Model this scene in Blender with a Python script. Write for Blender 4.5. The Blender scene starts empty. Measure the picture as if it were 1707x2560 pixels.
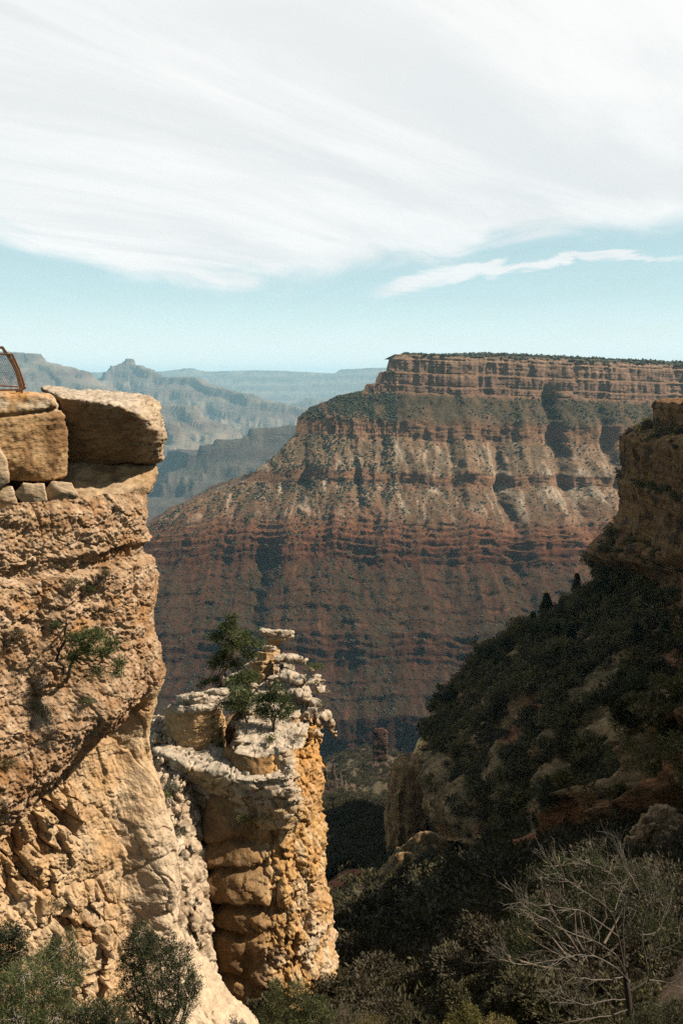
import bpy, bmesh, math, random
import numpy as np
from mathutils import Vector

S = bpy.context.scene
C = S.collection
R = math.radians
# ------------------------------------------------------------------ camera, sky, sun, exposure
F_PX = 2217.0
PITCH = R(8.46)
cam = bpy.data.cameras.new("camera"); cam_o = bpy.data.objects.new("camera", cam); C.objects.link(cam_o)
cam_o.location = (0, 0, 0); cam_o.rotation_euler = (R(90) - PITCH, 0, 0)
cam.sensor_fit = 'VERTICAL'; cam.sensor_height = 36.0; cam.lens = F_PX / 2560 * 36.0
cam.clip_start = 0.1; cam.clip_end = 120000
S.camera = cam_o
S.view_settings.view_transform = 'Standard'; S.view_settings.look = 'None'
S.view_settings.exposure = 1.0; S.view_settings.gamma = 1.0
SUN = Vector((0.69, -0.10, 0.72)).normalized()
sun = bpy.data.lights.new("sun", 'SUN'); sun.energy = 5.0; sun.angle = R(0.5); sun.color = (1.0, 0.89, 0.74)
sun_o = bpy.data.objects.new("sun", sun); C.objects.link(sun_o)
sun_o.rotation_euler = SUN.to_track_quat('Z', 'Y').to_euler()

# ------------------------------------------------------------------ helpers: pixels of the 1707x2560 photo <-> points
def U(px, py, Y):
    a = (px - 853.5) / F_PX; b = (1280 - py) / F_PX
    dy = math.cos(PITCH) + b * math.sin(PITCH); dz = -math.sin(PITCH) + b * math.cos(PITCH)
    k = Y / dy
    return np.array((a * k, Y, dz * k))
def PX(V):
    c, s = math.cos(PITCH), math.sin(PITCH)
    d = V[:, 1] * c - V[:, 2] * s; u = V[:, 1] * s + V[:, 2] * c
    return 853.5 + V[:, 0] / d * F_PX, 1280 - u / d * F_PX
def MPP(Y): return Y / F_PX
world = bpy.data.worlds.new("World"); S.world = world; world.use_nodes = True
def N(nt, t, **kw):
    n = nt.nodes.new(t)
    for k, v in kw.items(): setattr(n, k, v)
    return n
def build_sky():
    nt = world.node_tree; nt.nodes.clear(); L = nt.links.new
    out = N(nt, 'ShaderNodeOutputWorld')
    sky = N(nt, 'ShaderNodeTexSky', sky_type='NISHITA', sun_disc=False)
    sky.sun_elevation = math.asin(SUN.z); sky.sun_rotation = math.atan2(SUN.x, SUN.y)
    sky.altitude = 2100; sky.air_density = 1.0; sky.dust_density = 0.6; sky.ozone_density = 1.0
    tint = N(nt, 'ShaderNodeMix', data_type='RGBA', blend_type='MULTIPLY'); tint.inputs[0].default_value = 1
    L(sky.outputs[0], tint.inputs[6]); tint.inputs[7].default_value = SKY_TINT
    bg = N(nt, 'ShaderNodeBackground'); bg.inputs[1].default_value = SKY_STR
    L(tint.outputs[2], bg.inputs[0])
    tc = N(nt, 'ShaderNodeTexCoord'); sep = N(nt, 'ShaderNodeSeparateXYZ'); L(tc.outputs['Generated'], sep.inputs[0])
    def M(op, a, b=None, c=None, clamp=False):
        m = N(nt, 'ShaderNodeMath', operation=op, use_clamp=clamp)
        for i, v in enumerate((a, b, c)):
            if v is None: continue
            if isinstance(v, (int, float)): m.inputs[i].default_value = v
            else: L(v, m.inputs[i])
        return m.outputs[0]
    dx, dy, dz = sep.outputs
    zz = M('MAXIMUM', M('ADD', dz, 0.03), 0.02)
    qx = M('DIVIDE', dx, zz); qy = M('DIVIDE', dy, zz)       # the cloud sheet seen as a plane overhead
    def noise(sx, sy, ox, rot, scale, detail, rough, dist=0.0):
        cmb = N(nt, 'ShaderNodeCombineXYZ'); L(qx, cmb.inputs[0]); L(qy, cmb.inputs[1])
        mp = N(nt, 'ShaderNodeMapping', vector_type='TEXTURE'); L(cmb.outputs[0], mp.inputs[0])
        mp.inputs['Location'].default_value = (ox, ox * .7, ox * .3); mp.inputs['Rotation'].default_value = (0, 0, rot)
        mp.inputs['Scale'].default_value = (1 / sx, 1 / sy, 1)
        t = N(nt, 'ShaderNodeTexNoise'); t.inputs['Scale'].default_value = scale; t.inputs['Detail'].default_value = detail
        t.inputs['Roughness'].default_value = rough; t.inputs['Distortion'].default_value = dist
        L(mp.outputs[0], t.inputs['Vector']); return t.outputs[0]
    n2 = noise(0.5, 1.3, 7.7, R(56), 0.6, 8, 0.58, 0.4)
    az = M('ARCTAN2', dx, dy)
    def curve(pts, src):        # piecewise curve of azimuth -> height above the horizon
        mr = N(nt, 'ShaderNodeMapRange'); L(src, mr.inputs[0]); mr.inputs[1].default_value = -0.5; mr.inputs[2].default_value = 0.5
        fc = N(nt, 'ShaderNodeFloatCurve'); cv = fc.mapping.curves[0]
        P = [(math.atan2(*U(x, y, 100.0)[:2]) + .5, U(x, y, 100.0)[2] / np.linalg.norm(U(x, y, 100.0)) * 4) for x, y in pts]
        cv.points[0].location = (0, P[0][1]); cv.points[1].location = (1, P[-1][1])
        for p in P: cv.points.new(*p)
        fc.mapping.update(); L(mr.outputs[0], fc.inputs['Value']); return M('MULTIPLY', fc.outputs[0], 0.25)
    edge = curve([(-200,560),(0,605),(180,648),(330,685),(450,704),(560,720),(640,712),(720,716),(800,702),(900,668),(1000,650),(1100,652),(1200,632),(1330,612),(1450,598),(1600,575),(1707,556),(1850,530)], az)
    h = M('SUBTRACT', dz, edge)
    def band(su, sv, ox, scale, detail, rough, dist, slope=0.0):    # streaks that follow the cloud sheet's edge
        cmb = N(nt, 'ShaderNodeCombineXYZ'); L(M('MULTIPLY', az, su), cmb.inputs[0]); L(M('MULTIPLY', M('ADD', h, M('MULTIPLY', az, slope)), sv), cmb.inputs[1]); cmb.inputs[2].default_value = ox
        t = N(nt, 'ShaderNodeTexNoise'); t.inputs['Scale'].default_value = scale; t.inputs['Detail'].default_value = detail
        t.inputs['Roughness'].default_value = rough; t.inputs['Distortion'].default_value = dist
        L(cmb.outputs[0], t.inputs['Vector']); return t.outputs[0]
    n1 = band(7, 24, 3.1, 1.0, 11, 0.60, 0.7, 0.12)
    n3 = band(12, 55, 8.3, 1.0, 9, 0.62, 0.6)
    h = M('ADD', h, M('MULTIPLY', M('SUBTRACT', n1, 0.5), 0.085))
    cover = N(nt, 'ShaderNodeMapRange', interpolation_type='SMOOTHSTEP'); L(h, cover.inputs[0])
    cover.inputs[1].default_value = -0.010; cover.inputs[2].default_value = 0.022
    # a detached streak low on the right, and blue gaps above it
    s_c = curve([(850,735),(960,722),(1060,700),(1150,684),(1260,668),(1360,655),(1450,640),(1530,632),(1620,640),(1800,640)], az)
    s_d = M('ABSOLUTE', M('ADD', M('SUBTRACT', dz, s_c), M('MULTIPLY', M('SUBTRACT', n3, 0.5), 0.035)))
    s_d = M('MULTIPLY', s_d, M('ADD', 1.0, M('MULTIPLY', M('MAXIMUM', M('SUBTRACT', az, 0.10), 0.0), 9.0)))
    s_w = N(nt, 'ShaderNodeMapRange', interpolation_type='SMOOTHSTEP'); L(s_d, s_w.inputs[0])
    s_w.inputs[1].default_value = 0.012; s_w.inputs[2].default_value = 0.003
    s_a = N(nt, 'ShaderNodeMapRange', interpolation_type='SMOOTHSTEP'); L(az, s_a.inputs[0])
    s_a.inputs[1].default_value = 0.02; s_a.inputs[2].default_value = 0.07
    s_b = N(nt, 'ShaderNodeMapRange', interpolation_type='SMOOTHSTEP'); L(az, s_b.inputs[0])
    s_b.inputs[1].default_value = 0.42; s_b.inputs[2].default_value = 0.28
    streak = M('MULTIPLY', M('MULTIPLY', s_w.outputs[0], s_a.outputs[0]), s_b.outputs[0])
    veil = N(nt, 'ShaderNodeMapRange', interpolation_type='SMOOTHSTEP'); L(dz, veil.inputs[0])      # thin high haze towards the horizon
    veil.inputs[1].default_value = 0.14; veil.inputs[2].default_value = -0.01; veil.inputs[3].default_value = 0.55; veil.inputs[4].default_value = 0.95
    vn = N(nt, 'ShaderNodeMapRange'); L(n3, vn.inputs[0]); vn.inputs[1].default_value = .3; vn.inputs[2].default_value = .7; vn.inputs[3].default_value = .85; vn.inputs[4].default_value = 1.05
    n4 = noise(0.5, 1.2, 5.2, R(48), 1.1, 9, 0.6, 0.6); n5 = noise(0.35, 1.3, 9.4, R(52), 0.9, 11, 0.6, 0.7)
    thick = N(nt, 'ShaderNodeMapRange'); L(M('ADD', M('MULTIPLY', n2, 0.6), M('MULTIPLY', n4, 0.4)), thick.inputs[0])
    thick.inputs[1].default_value = 0.30; thick.inputs[2].default_value = 0.58
    thick.inputs[3].default_value = 0.78; thick.inputs[4].default_value = 1.0
    cov = M('MAXIMUM', M('MULTIPLY', cover.outputs[0], thick.outputs[0]), M('MULTIPLY', streak, 0.9))
    fwd = N(nt, 'ShaderNodeMapRange', interpolation_type='SMOOTHSTEP'); L(dy, fwd.inputs[0])   # the bank of cloud lies in the north-east
    fwd.inputs[1].default_value = 0.30; fwd.inputs[2].default_value = 0.72; fwd.inputs[3].default_value = 0.10; fwd.inputs[4].default_value = 1
    cov = M('MULTIPLY', cov, fwd.outputs[0])
    vcol = N(nt, 'ShaderNodeMix', data_type='RGBA'); vf = N(nt, 'ShaderNodeMapRange', interpolation_type='SMOOTHSTEP'); L(dz, vf.inputs[0])
    vf.inputs[1].default_value = 0.11; vf.inputs[2].default_value = 0.005; L(vf.outputs[0], vcol.inputs[0])
    vcol.inputs[6].default_value = (0.60, 0.85, 0.95, 1); vcol.inputs[7].default_value = (0.93, 0.99, 1.0, 1)
    vb = N(nt, 'ShaderNodeBackground'); L(vcol.outputs[2], vb.inputs[0]); vb.inputs[1].default_value = 0.53
    mv = N(nt, 'ShaderNodeMixShader'); L(M('MULTIPLY', M('MULTIPLY', veil.outputs[0], vn.outputs[0]), fwd.outputs[0]), mv.inputs[0]); L(bg.outputs[0], mv.inputs[1]); L(vb.outputs[0], mv.inputs[2])
    n5m = N(nt, 'ShaderNodeMapRange', interpolation_type='SMOOTHSTEP'); L(n5, n5m.inputs[0]); n5m.inputs[1].default_value = .34; n5m.inputs[2].default_value = .60
    ramp = N(nt, 'ShaderNodeMix', data_type='RGBA'); L(n5m.outputs[0], ramp.inputs[0])
    ramp.inputs[6].default_value = (0.79, 0.81, 0.815, 1); ramp.inputs[7].default_value = (0.93, 0.93, 0.92, 1)
    cb = N(nt, 'ShaderNodeBackground'); L(ramp.outputs[2], cb.inputs[0]); cb.inputs[1].default_value = CLOUD_STR
    mix = N(nt, 'ShaderNodeMixShader'); L(cov, mix.inputs[0]); L(mv.outputs[0], mix.inputs[1]); L(cb.outputs[0], mix.inputs[2])
    L(mix.outputs[0], out.inputs[0])
SKY_TINT = (1.0, 0.88, 0.60, 1); SKY_STR = 0.075; CLOUD_STR = 0.535; ALB = 0.60
build_sky()
S.render.engine = 'CYCLES'
S.cycles.use_denoising = False
S.cycles.max_bounces = 6; S.cycles.diffuse_bounces = 3; S.cycles.volume_bounces = 0; S.cycles.transparent_max_bounces = 6

# ------------------------------------------------------------------ helpers: noise
_g = np.array([(1,1,0),(-1,1,0),(1,-1,0),(-1,-1,0),(1,0,1),(-1,0,1),(1,0,-1),(-1,0,-1),(0,1,1),(0,-1,1),(0,1,-1),(0,-1,-1),(1,1,0),(-1,1,0),(0,-1,1),(0,-1,-1)], np.float32)
def _hash(x, y, z, seed):
    h = (x.astype(np.uint32) * np.uint32(374761393) + y.astype(np.uint32) * np.uint32(668265263)
         + z.astype(np.uint32) * np.uint32(2147483647 - 65519) + np.uint32((seed * 974711 + 1013) & 0xffffffff))
    h = (h ^ (h >> np.uint32(13))) * np.uint32(1274126177)
    h = (h ^ (h >> np.uint32(15))) * np.uint32(2246822519)
    return h ^ (h >> np.uint32(16))
def perlin(p, seed=0):
    p = np.asarray(p, np.float32)
    i = np.floor(p).astype(np.int32); f = p - i
    u = f * f * f * (f * (f * 6 - 15) + 10)
    r = np.zeros(len(p), np.float32)
    for a in (0, 1):
        wx = u[:, 0] if a else 1 - u[:, 0]
        for b in (0, 1):
            wy = u[:, 1] if b else 1 - u[:, 1]
            for c in (0, 1):
                wz = u[:, 2] if c else 1 - u[:, 2]
                g = _g[_hash(i[:, 0] + a, i[:, 1] + b, i[:, 2] + c, seed) & np.uint32(15)]
                r += wx * wy * wz * (g[:, 0] * (f[:, 0] - a) + g[:, 1] * (f[:, 1] - b) + g[:, 2] * (f[:, 2] - c))
    return r
def fbm(p, octv=5, seed=0, gain=0.5, lac=2.03):
    p = np.asarray(p, np.float32); r = 0; a = 1.0; t = 0
    for k in range(octv):
        r = r + a * perlin(p, seed + k * 17); t += a; a *= gain; p = p * lac + 3.7
    return r / t * 1.6
def ridged(p, octv=4, seed=0, gain=0.5):
    p = np.asarray(p, np.float32); r = 0; a = 1.0; t = 0
    for k in range(octv):
        r = r + a * (1 - 2.2 * np.abs(perlin(p, seed + k * 17))); t += a; a *= gain; p = p * 2.07 + 5.1
    return r / t
def worley(p, seed=0):
    p = np.asarray(p, np.float32); i = np.floor(p).astype(np.int32); f = p - i
    f1 = np.full(len(p), 9, np.float32); f2 = f1.copy(); idv = np.zeros(len(p), np.float32)
    for a in (-1, 0, 1):
        for b in (-1, 0, 1):
            for c in (-1, 0, 1):
                h = _hash(i[:, 0] + a, i[:, 1] + b, i[:, 2] + c, seed)
                jx = (h & np.uint32(1023)) / 1023.0; jy = ((h >> np.uint32(10)) & np.uint32(1023)) / 1023.0; jz = ((h >> np.uint32(20)) & np.uint32(1023)) / 1023.0
                d = np.sqrt((a + jx - f[:, 0]) ** 2 + (b + jy - f[:, 1]) ** 2 + (c + jz - f[:, 2]) ** 2).astype(np.float32)
                m = d < f1
                f2 = np.where(m, f1, np.minimum(f2, d)); idv = np.where(m, (h % np.uint32(977)) / 977.0, idv); f1 = np.where(m, d, f1)
    return f1, f2, idv
def sstep(a, b, x):
    t = np.clip((x - a) / (b - a), 0, 1); return t * t * (3 - 2 * t)
def lerp(a, b, t): return a + (b - a) * t
def mixc(a, b, t):
    t = np.clip(np.asarray(t), 0, 1)[:, None]; return np.asarray(a) * (1 - t) + np.asarray(b) * t
# ------------------------------------------------------------------ helpers: objects
def tag(o, label=None, cat=None, group=None, kind=None):
    if label: o['label'] = label
    if cat: o['category'] = cat
    if group: o['group'] = group
    if kind: o['kind'] = kind
    return o
def empty(name, loc, label, cat, group=None):
    o = bpy.data.objects.new(name, None); C.objects.link(o); o.location = [float(v) for v in loc]; o.empty_display_size = 0.3
    return tag(o, label, cat, group)
def mesh_np(name, V, Fa, mat, col=None, parent=None, smooth=True):
    """one mesh object from arrays; Fa is (n,3) or (n,4); col is per-vertex albedo"""
    V = np.asarray(V, np.float32); Fa = np.asarray(Fa, np.int32); k = Fa.shape[1]
    if parent is not None: V = V - np.array(parent.location, np.float32)      # parts are stored about their thing's base
    me = bpy.data.meshes.new(name)
    me.vertices.add(len(V)); me.vertices.foreach_set('co', V.ravel())
    me.loops.add(Fa.size); me.loops.foreach_set('vertex_index', Fa.ravel())
    me.polygons.add(len(Fa)); me.polygons.foreach_set('loop_start', np.arange(0, Fa.size, k, dtype=np.int32))
    me.update(calc_edges=True)
    me.polygons.foreach_set('use_smooth', np.full(len(Fa), bool(smooth)))
    if col is not None:
        a = me.color_attributes.new('Col', 'FLOAT_COLOR', 'POINT')
        a.data.foreach_set('color', np.concatenate([np.clip(np.asarray(col, np.float32), 0.004, 1), np.ones((len(V), 1), np.float32)], 1).ravel())
    me.materials.append(mat)
    o = bpy.data.objects.new(name, me); C.objects.link(o)
    if parent is not None: o.parent = parent
    return o
def grid_faces(n, m, close=False):
    """rows n, columns m"""
    r = np.arange(n - 1)[:, None]; c = np.arange(m if close else m - 1)[None, :]; c2 = (c + 1) % m
    q = np.stack([r * m + c, r * m + c2, (r + 1) * m + c2, (r + 1) * m + c], -1)
    return q.reshape(-1, 4)
def grid_normals(V, n, m, close=False):
    G = V.reshape(n, m, 3)
    if close:
        du = np.roll(G, -1, 1) - np.roll(G, 1, 1)
    else: du = np.gradient(G, axis=1)
    dv = np.gradient(G, axis=0)
    nn = np.cross(du, dv); nn /= np.linalg.norm(nn, axis=-1, keepdims=True) + 1e-9
    return nn.reshape(-1, 3)
def hull_solid(hulls, voxel, smooth_it=4):
    """union of convex hulls -> one voxel-remeshed surface; returns V, F(quads), normals"""
    bm = bmesh.new()
    for pts in hulls:
        b2 = bmesh.new()
        for p in pts: b2.verts.new([float(x) for x in p])
        r = bmesh.ops.convex_hull(b2, input=b2.verts)
        junk = [g for g in r['geom_interior'] + r['geom_unused'] if isinstance(g, bmesh.types.BMVert)]
        if junk: bmesh.ops.delete(b2, geom=list(set(junk)), context='VERTS')
        t = bpy.data.meshes.new('t'); b2.to_mesh(t); b2.free(); bm.from_mesh(t); bpy.data.meshes.remove(t)
    me = bpy.data.meshes.new('tmp'); bm.to_mesh(me); bm.free()
    o = bpy.data.objects.new('tmp', me); C.objects.link(o)
    md = o.modifiers.new('r', 'REMESH'); md.mode = 'VOXEL'; md.voxel_size = voxel
    if smooth_it:
        ms = o.modifiers.new('s', 'SMOOTH'); ms.iterations = smooth_it; ms.factor = 0.5
    dg = bpy.context.evaluated_depsgraph_get(); ev = o.evaluated_get(dg); m2 = ev.to_mesh()
    n = len(m2.vertices); V = np.empty(n * 3, np.float32); m2.vertices.foreach_get('co', V); V = V.reshape(-1, 3)
    Nn = np.empty(n * 3, np.float32); m2.vertex_normals.foreach_get('vector', Nn); Nn = Nn.reshape(-1, 3)
    lt = np.empty(len(m2.polygons), np.int32); m2.polygons.foreach_get('loop_total', lt)
    li = np.empty(len(m2.loops), np.int32); m2.loops.foreach_get('vertex_index', li)
    assert (lt == 4).all()
    Fq = li.reshape(-1, 4).copy()
    ev.to_mesh_clear(); bpy.data.objects.remove(o); bpy.data.meshes.remove(me)
    return V, Fq, Nn
# ------------------------------------------------------------------ helpers: materials
def mat_rock(name, sc, bump=0.5, dist=0.05, vor=0.0, contrast=0.45, rough=0.92, stretch=1.0, speck=0.0):
    """albedo from the mesh's rock colours, broken up by procedural grain; relief finer than the mesh as bump"""
    m = bpy.data.materials.new(name); m.use_nodes = True; nt = m.node_tree; L = nt.links.new
    b = nt.nodes['Principled BSDF']; b.inputs['Roughness'].default_value = rough; b.inputs['Specular IOR Level'].default_value = 0.15
    at = N(nt, 'ShaderNodeAttribute', attribute_name='Col')
    geo = N(nt, 'ShaderNodeTexCoord'); mp = N(nt, 'ShaderNodeMapping'); L(geo.outputs['Object'], mp.inputs[0])
    mp.inputs['Scale'].default_value = (sc, sc, sc * stretch)
    n1 = N(nt, 'ShaderNodeTexNoise'); n1.inputs['Scale'].default_value = 1.0; n1.inputs['Detail'].default_value = 10; n1.inputs['Roughness'].default_value = 0.68
    L(mp.outputs[0], n1.inputs['Vector'])
    r = N(nt, 'ShaderNodeMapRange'); L(n1.outputs[0], r.inputs[0])
    r.inputs[1].default_value = 0.3; r.inputs[2].default_value = 0.7; r.inputs[3].default_value = ALB * (1 - contrast); r.inputs[4].default_value = ALB * (1 + contrast * 0.8)
    mul = N(nt, 'ShaderNodeMix', data_type='RGBA', blend_type='MULTIPLY'); mul.inputs[0].default_value = 1
    L(at.outputs['Color'], mul.inputs[6]); L(r.outputs[0], mul.inputs[7])
    L(mul.outputs[2], b.inputs['Base Color'])
    n2 = N(nt, 'ShaderNodeTexNoise'); n2.inputs['Scale'].default_value = 2.3; n2.inputs['Detail'].default_value = 8; n2.inputs['Roughness'].default_value = 0.66
    L(mp.outputs[0], n2.inputs['Vector'])
    hgt = n2.outputs[0]
    if vor:
        v = N(nt, 'ShaderNodeTexVoronoi', feature='F1'); v.inputs['Scale'].default_value = 3.1; L(mp.outputs[0], v.inputs['Vector'])
        ad = N(nt, 'ShaderNodeMath', operation='MULTIPLY_ADD'); L(v.outputs['Distance'], ad.inputs[0]); ad.inputs[1].default_value = vor; L(n2.outputs[0], ad.inputs[2]); hgt = ad.outputs[0]
    bp = N(nt, 'ShaderNodeBump'); bp.inputs['Strength'].default_value = bump; bp.inputs['Distance'].default_value = dist
    L(hgt, bp.inputs['Height']); L(bp.outputs[0], b.inputs['Normal'])
    return m
def mat_leaf(name, trans=0.25):
    m = bpy.data.materials.new(name); m.use_nodes = True; nt = m.node_tree; L = nt.links.new
    b = nt.nodes['Principled BSDF']; b.inputs['Roughness'].default_value = 0.65; b.inputs['Specular IOR Level'].default_value = 0.2
    at = N(nt, 'ShaderNodeAttribute', attribute_name='Col')
    tcn = N(nt, 'ShaderNodeTexCoord'); nz = N(nt, 'ShaderNodeTexNoise'); nz.inputs['Scale'].default_value = 3.0; L(tcn.outputs['Object'], nz.inputs['Vector'])
    r = N(nt, 'ShaderNodeMapRange'); L(nz.outputs[0], r.inputs[0]); r.inputs[1].default_value = .3; r.inputs[2].default_value = .7; r.inputs[3].default_value = .5; r.inputs[4].default_value = .95
    mul = N(nt, 'ShaderNodeMix', data_type='RGBA', blend_type='MULTIPLY'); mul.inputs[0].default_value = 1
    L(at.outputs['Color'], mul.inputs[6]); L(r.outputs[0], mul.inputs[7]); L(mul.outputs[2], b.inputs['Base Color'])
    t = N(nt, 'ShaderNodeBsdfTranslucent'); L(mul.outputs[2], t.inputs[0])
    mx = N(nt, 'ShaderNodeMixShader'); mx.inputs[0].default_value = trans; L(b.outputs[0], mx.inputs[1]); L(t.outputs[0], mx.inputs[2])
    L(mx.outputs[0], nt.nodes['Material Output'].inputs[0])
    return m
M_cliff = mat_rock('limestone', 5.0, 0.75, 0.05, 0.4, 0.42)
M_bould = mat_rock('bedded_limestone', 4.0, 0.8, 0.035, 0.25, 0.42, stretch=2.2)
M_tower = mat_rock('weathered_caprock', 3.4, 0.7, 0.06, 0.3, 0.45)
M_mesa = mat_rock('mesa_strata', 0.13, 1.0, 4.0, 0.3, 0.62, stretch=1.8)
M_wall = mat_rock('shaded_strata', 0.8, 1.0, 0.7, 0.4, 0.6, stretch=1.8)
M_floor = mat_rock('canyon_soil', 0.5, 0.8, 0.6, 0.3, 0.5)
M_far = mat_rock('distant_strata', 0.004, 0.6, 60.0, 0.0, 0.3, stretch=2.5)
M_leaf = mat_leaf('foliage'); M_bark = mat_rock('bark', 18.0, 0.6, 0.01, 0, 0.35, stretch=0.2)
M_scrub = mat_leaf('scrub_foliage', 0.1)
# ------------------------------------------------------------------ the far canyon: ridges and benches out to the north rim
def far_canyon():
    rng = np.random.default_rng(4)
    FLOOR = -560.0
    ridges = [  # (points px, py, Y), reach of the slopes in metres
        ([(-260,880,9000),(-60,879,9000),(30,880,9000),(100,884,8900),(112,893,8800)], 1.0),
        ([(112,893,8800),(128,909,8700),(150,914,8600),(165,930,8500),(180,952,8300),(215,960,8200),(255,967,8100)], 0.8),
        ([(243,955,10300),(262,930,10400),(285,915,10500),(310,909,10500),(325,903,10500),(333,897,10500),(338,899,10500),(344,911,10450),(362,914,10400),(376,924,10300),(398,943,10200)], 0.55),
        ([(398,943,10200),(450,943,9900),(502,944,9700),(545,968,9400),(588,983,9200),(627,985,9000),(650,996,8800),(718,1008,8600),(760,1022,8500)], 0.8),
        ([(330,1005,7300),(420,1012,7200),(480,1015,7100),(495,1030,7000),(515,1060,6900)], 0.7),
        ([(330,1050,6300),(405,1052,6200),(450,1058,6100),(457,1085,6000)], 0.5),
        ([(735,1010,12500),(783,995,12500),(860,1000,12500),(960,1000,12500)], 1.0),
        ([(330,1165,4700),(428,1140,4700),(441,1126,4700),(502,1128,4600),(528,1141,4500)], 0.45),
        ([(540,1140,4300),(572,1112,4300),(600,1098,4300),(645,1090,4300),(660,1071,4300),(672,1083,4300),(700,1068,4300),(740,1063,4300),(900,1050,4300)], 0.6),
        ([(-300,932,19000),(180,932,19000),(220,931,19000),(390,929,18500),(468,921,18500),(520,929,18500),(640,926,18500),(700,927,18500),(760,930,18500),(842,934,18800),(870,923,18500),(930,920,18500),(1200,918,18500)], 3.0),
    ]
    cols = np.linspace(-250, 1120, 720); rows = np.exp(np.linspace(math.log(3050), math.log(24000), 620))
    a = (cols - 853.5) / F_PX
    Y = rows[:, None] + 0 * a[None]; X = a[None] * (Y * math.cos(PITCH) * 1.0)
    p = np.stack([X.ravel(), Y.ravel(), 0 * X.ravel()], 1)
    warp = np.stack([fbm(p / 900, 4, 3), fbm(p / 900, 4, 9)], 1) * 260
    q = p[:, :2] + warp * 0.5
    gul = ridged(p / 420, 4, 21); gul2 = fbm(p / 150, 3, 33)
    H = FLOOR + 70 * fbm(p / 1500, 5, 5) + 28 * gul
    # drop from the crest with distance: cliffs and slopes in turn
    dd = np.array([0, 30, 60, 260, 290, 420, 450, 700, 760, 1100, 1150, 1700, 3000.])
    zz = np.array([0, 2, 75, 165, 215, 290, 325, 430, 520, 600, 640, 720, 900.])
    far_warp = 1.0 + 0.35 * fbm(p / 2500, 3, 44)
    for pts, reach in ridges:
        P = np.array([U(*t) for t in pts])
        for A, B in zip(P[:-1], P[1:]):
            ab = B[:2] - A[:2]; t = np.clip(((q - A[:2]) @ ab) / (ab @ ab), 0, 1)
            best = np.linalg.norm(q - (A[:2] + t[:, None] * ab), axis=1); zt = A[2] + t * (B[2] - A[2])
            amp = sstep(0, 500, best)
            d = np.maximum(best - 40, 0) - amp * (gul * 150 + gul2 * 60)
            d = np.maximum(d, 0) / reach
            if reach > 2: d = d * far_warp
            H = np.maximum(H, zt - np.interp(d, dd, zz * (1.0 if reach < 2 else 1.1)))
    H = H + 9 * fbm(p / 70, 4, 46) * sstep(200, 500, 0 * H + 500)
    V = np.stack([p[:, 0], p[:, 1], H], 1) * 2.0
    z = H + 12 * fbm(p / 300, 3, 7)
    band = 0.5 + 0.5 * np.sin(z / 31.0 + 1.5 * fbm(p / 2000, 2, 8)); band2 = 0.5 + 0.5 * np.sin(z / 13.0)
    Nn = grid_normals(V, len(rows), len(cols)); steep = 1 - np.abs(Nn[:, 2])
    col = mixc((0.36, 0.27, 0.19), (0.20, 0.12, 0.085), band)
    col = mixc(col, (0.34, 0.28, 0.20), band2 * 0.35)
    col = mixc(col, (0.09, 0.10, 0.06), 0.55 * sstep(0.45, 0.1, steep) * (0.5 + 0.8 * fbm(p / 260, 4, 12)))
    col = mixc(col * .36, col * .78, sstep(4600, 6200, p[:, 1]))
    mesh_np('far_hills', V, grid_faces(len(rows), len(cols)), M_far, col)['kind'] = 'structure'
far_canyon()
# the ground, one sheet to the horizon under everything
gx = np.linspace(-50000, 50000, 61); gy = np.linspace(-50000, 52000, 63)
GX, GY = np.meshgrid(gx, gy); gp = np.stack([GX.ravel(), GY.ravel(), 0 * GX.ravel()], 1)
gp[:, 2] = -1500 + 20 * fbm(gp / 3000, 3, 2)
mesh_np('ground', gp, grid_faces(63, 61), M_far, mixc((0.28, 0.2, 0.13), (0.12, 0.12, 0.08), fbm(gp / 2000, 3, 1) + .5))['kind'] = 'structure'

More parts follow.
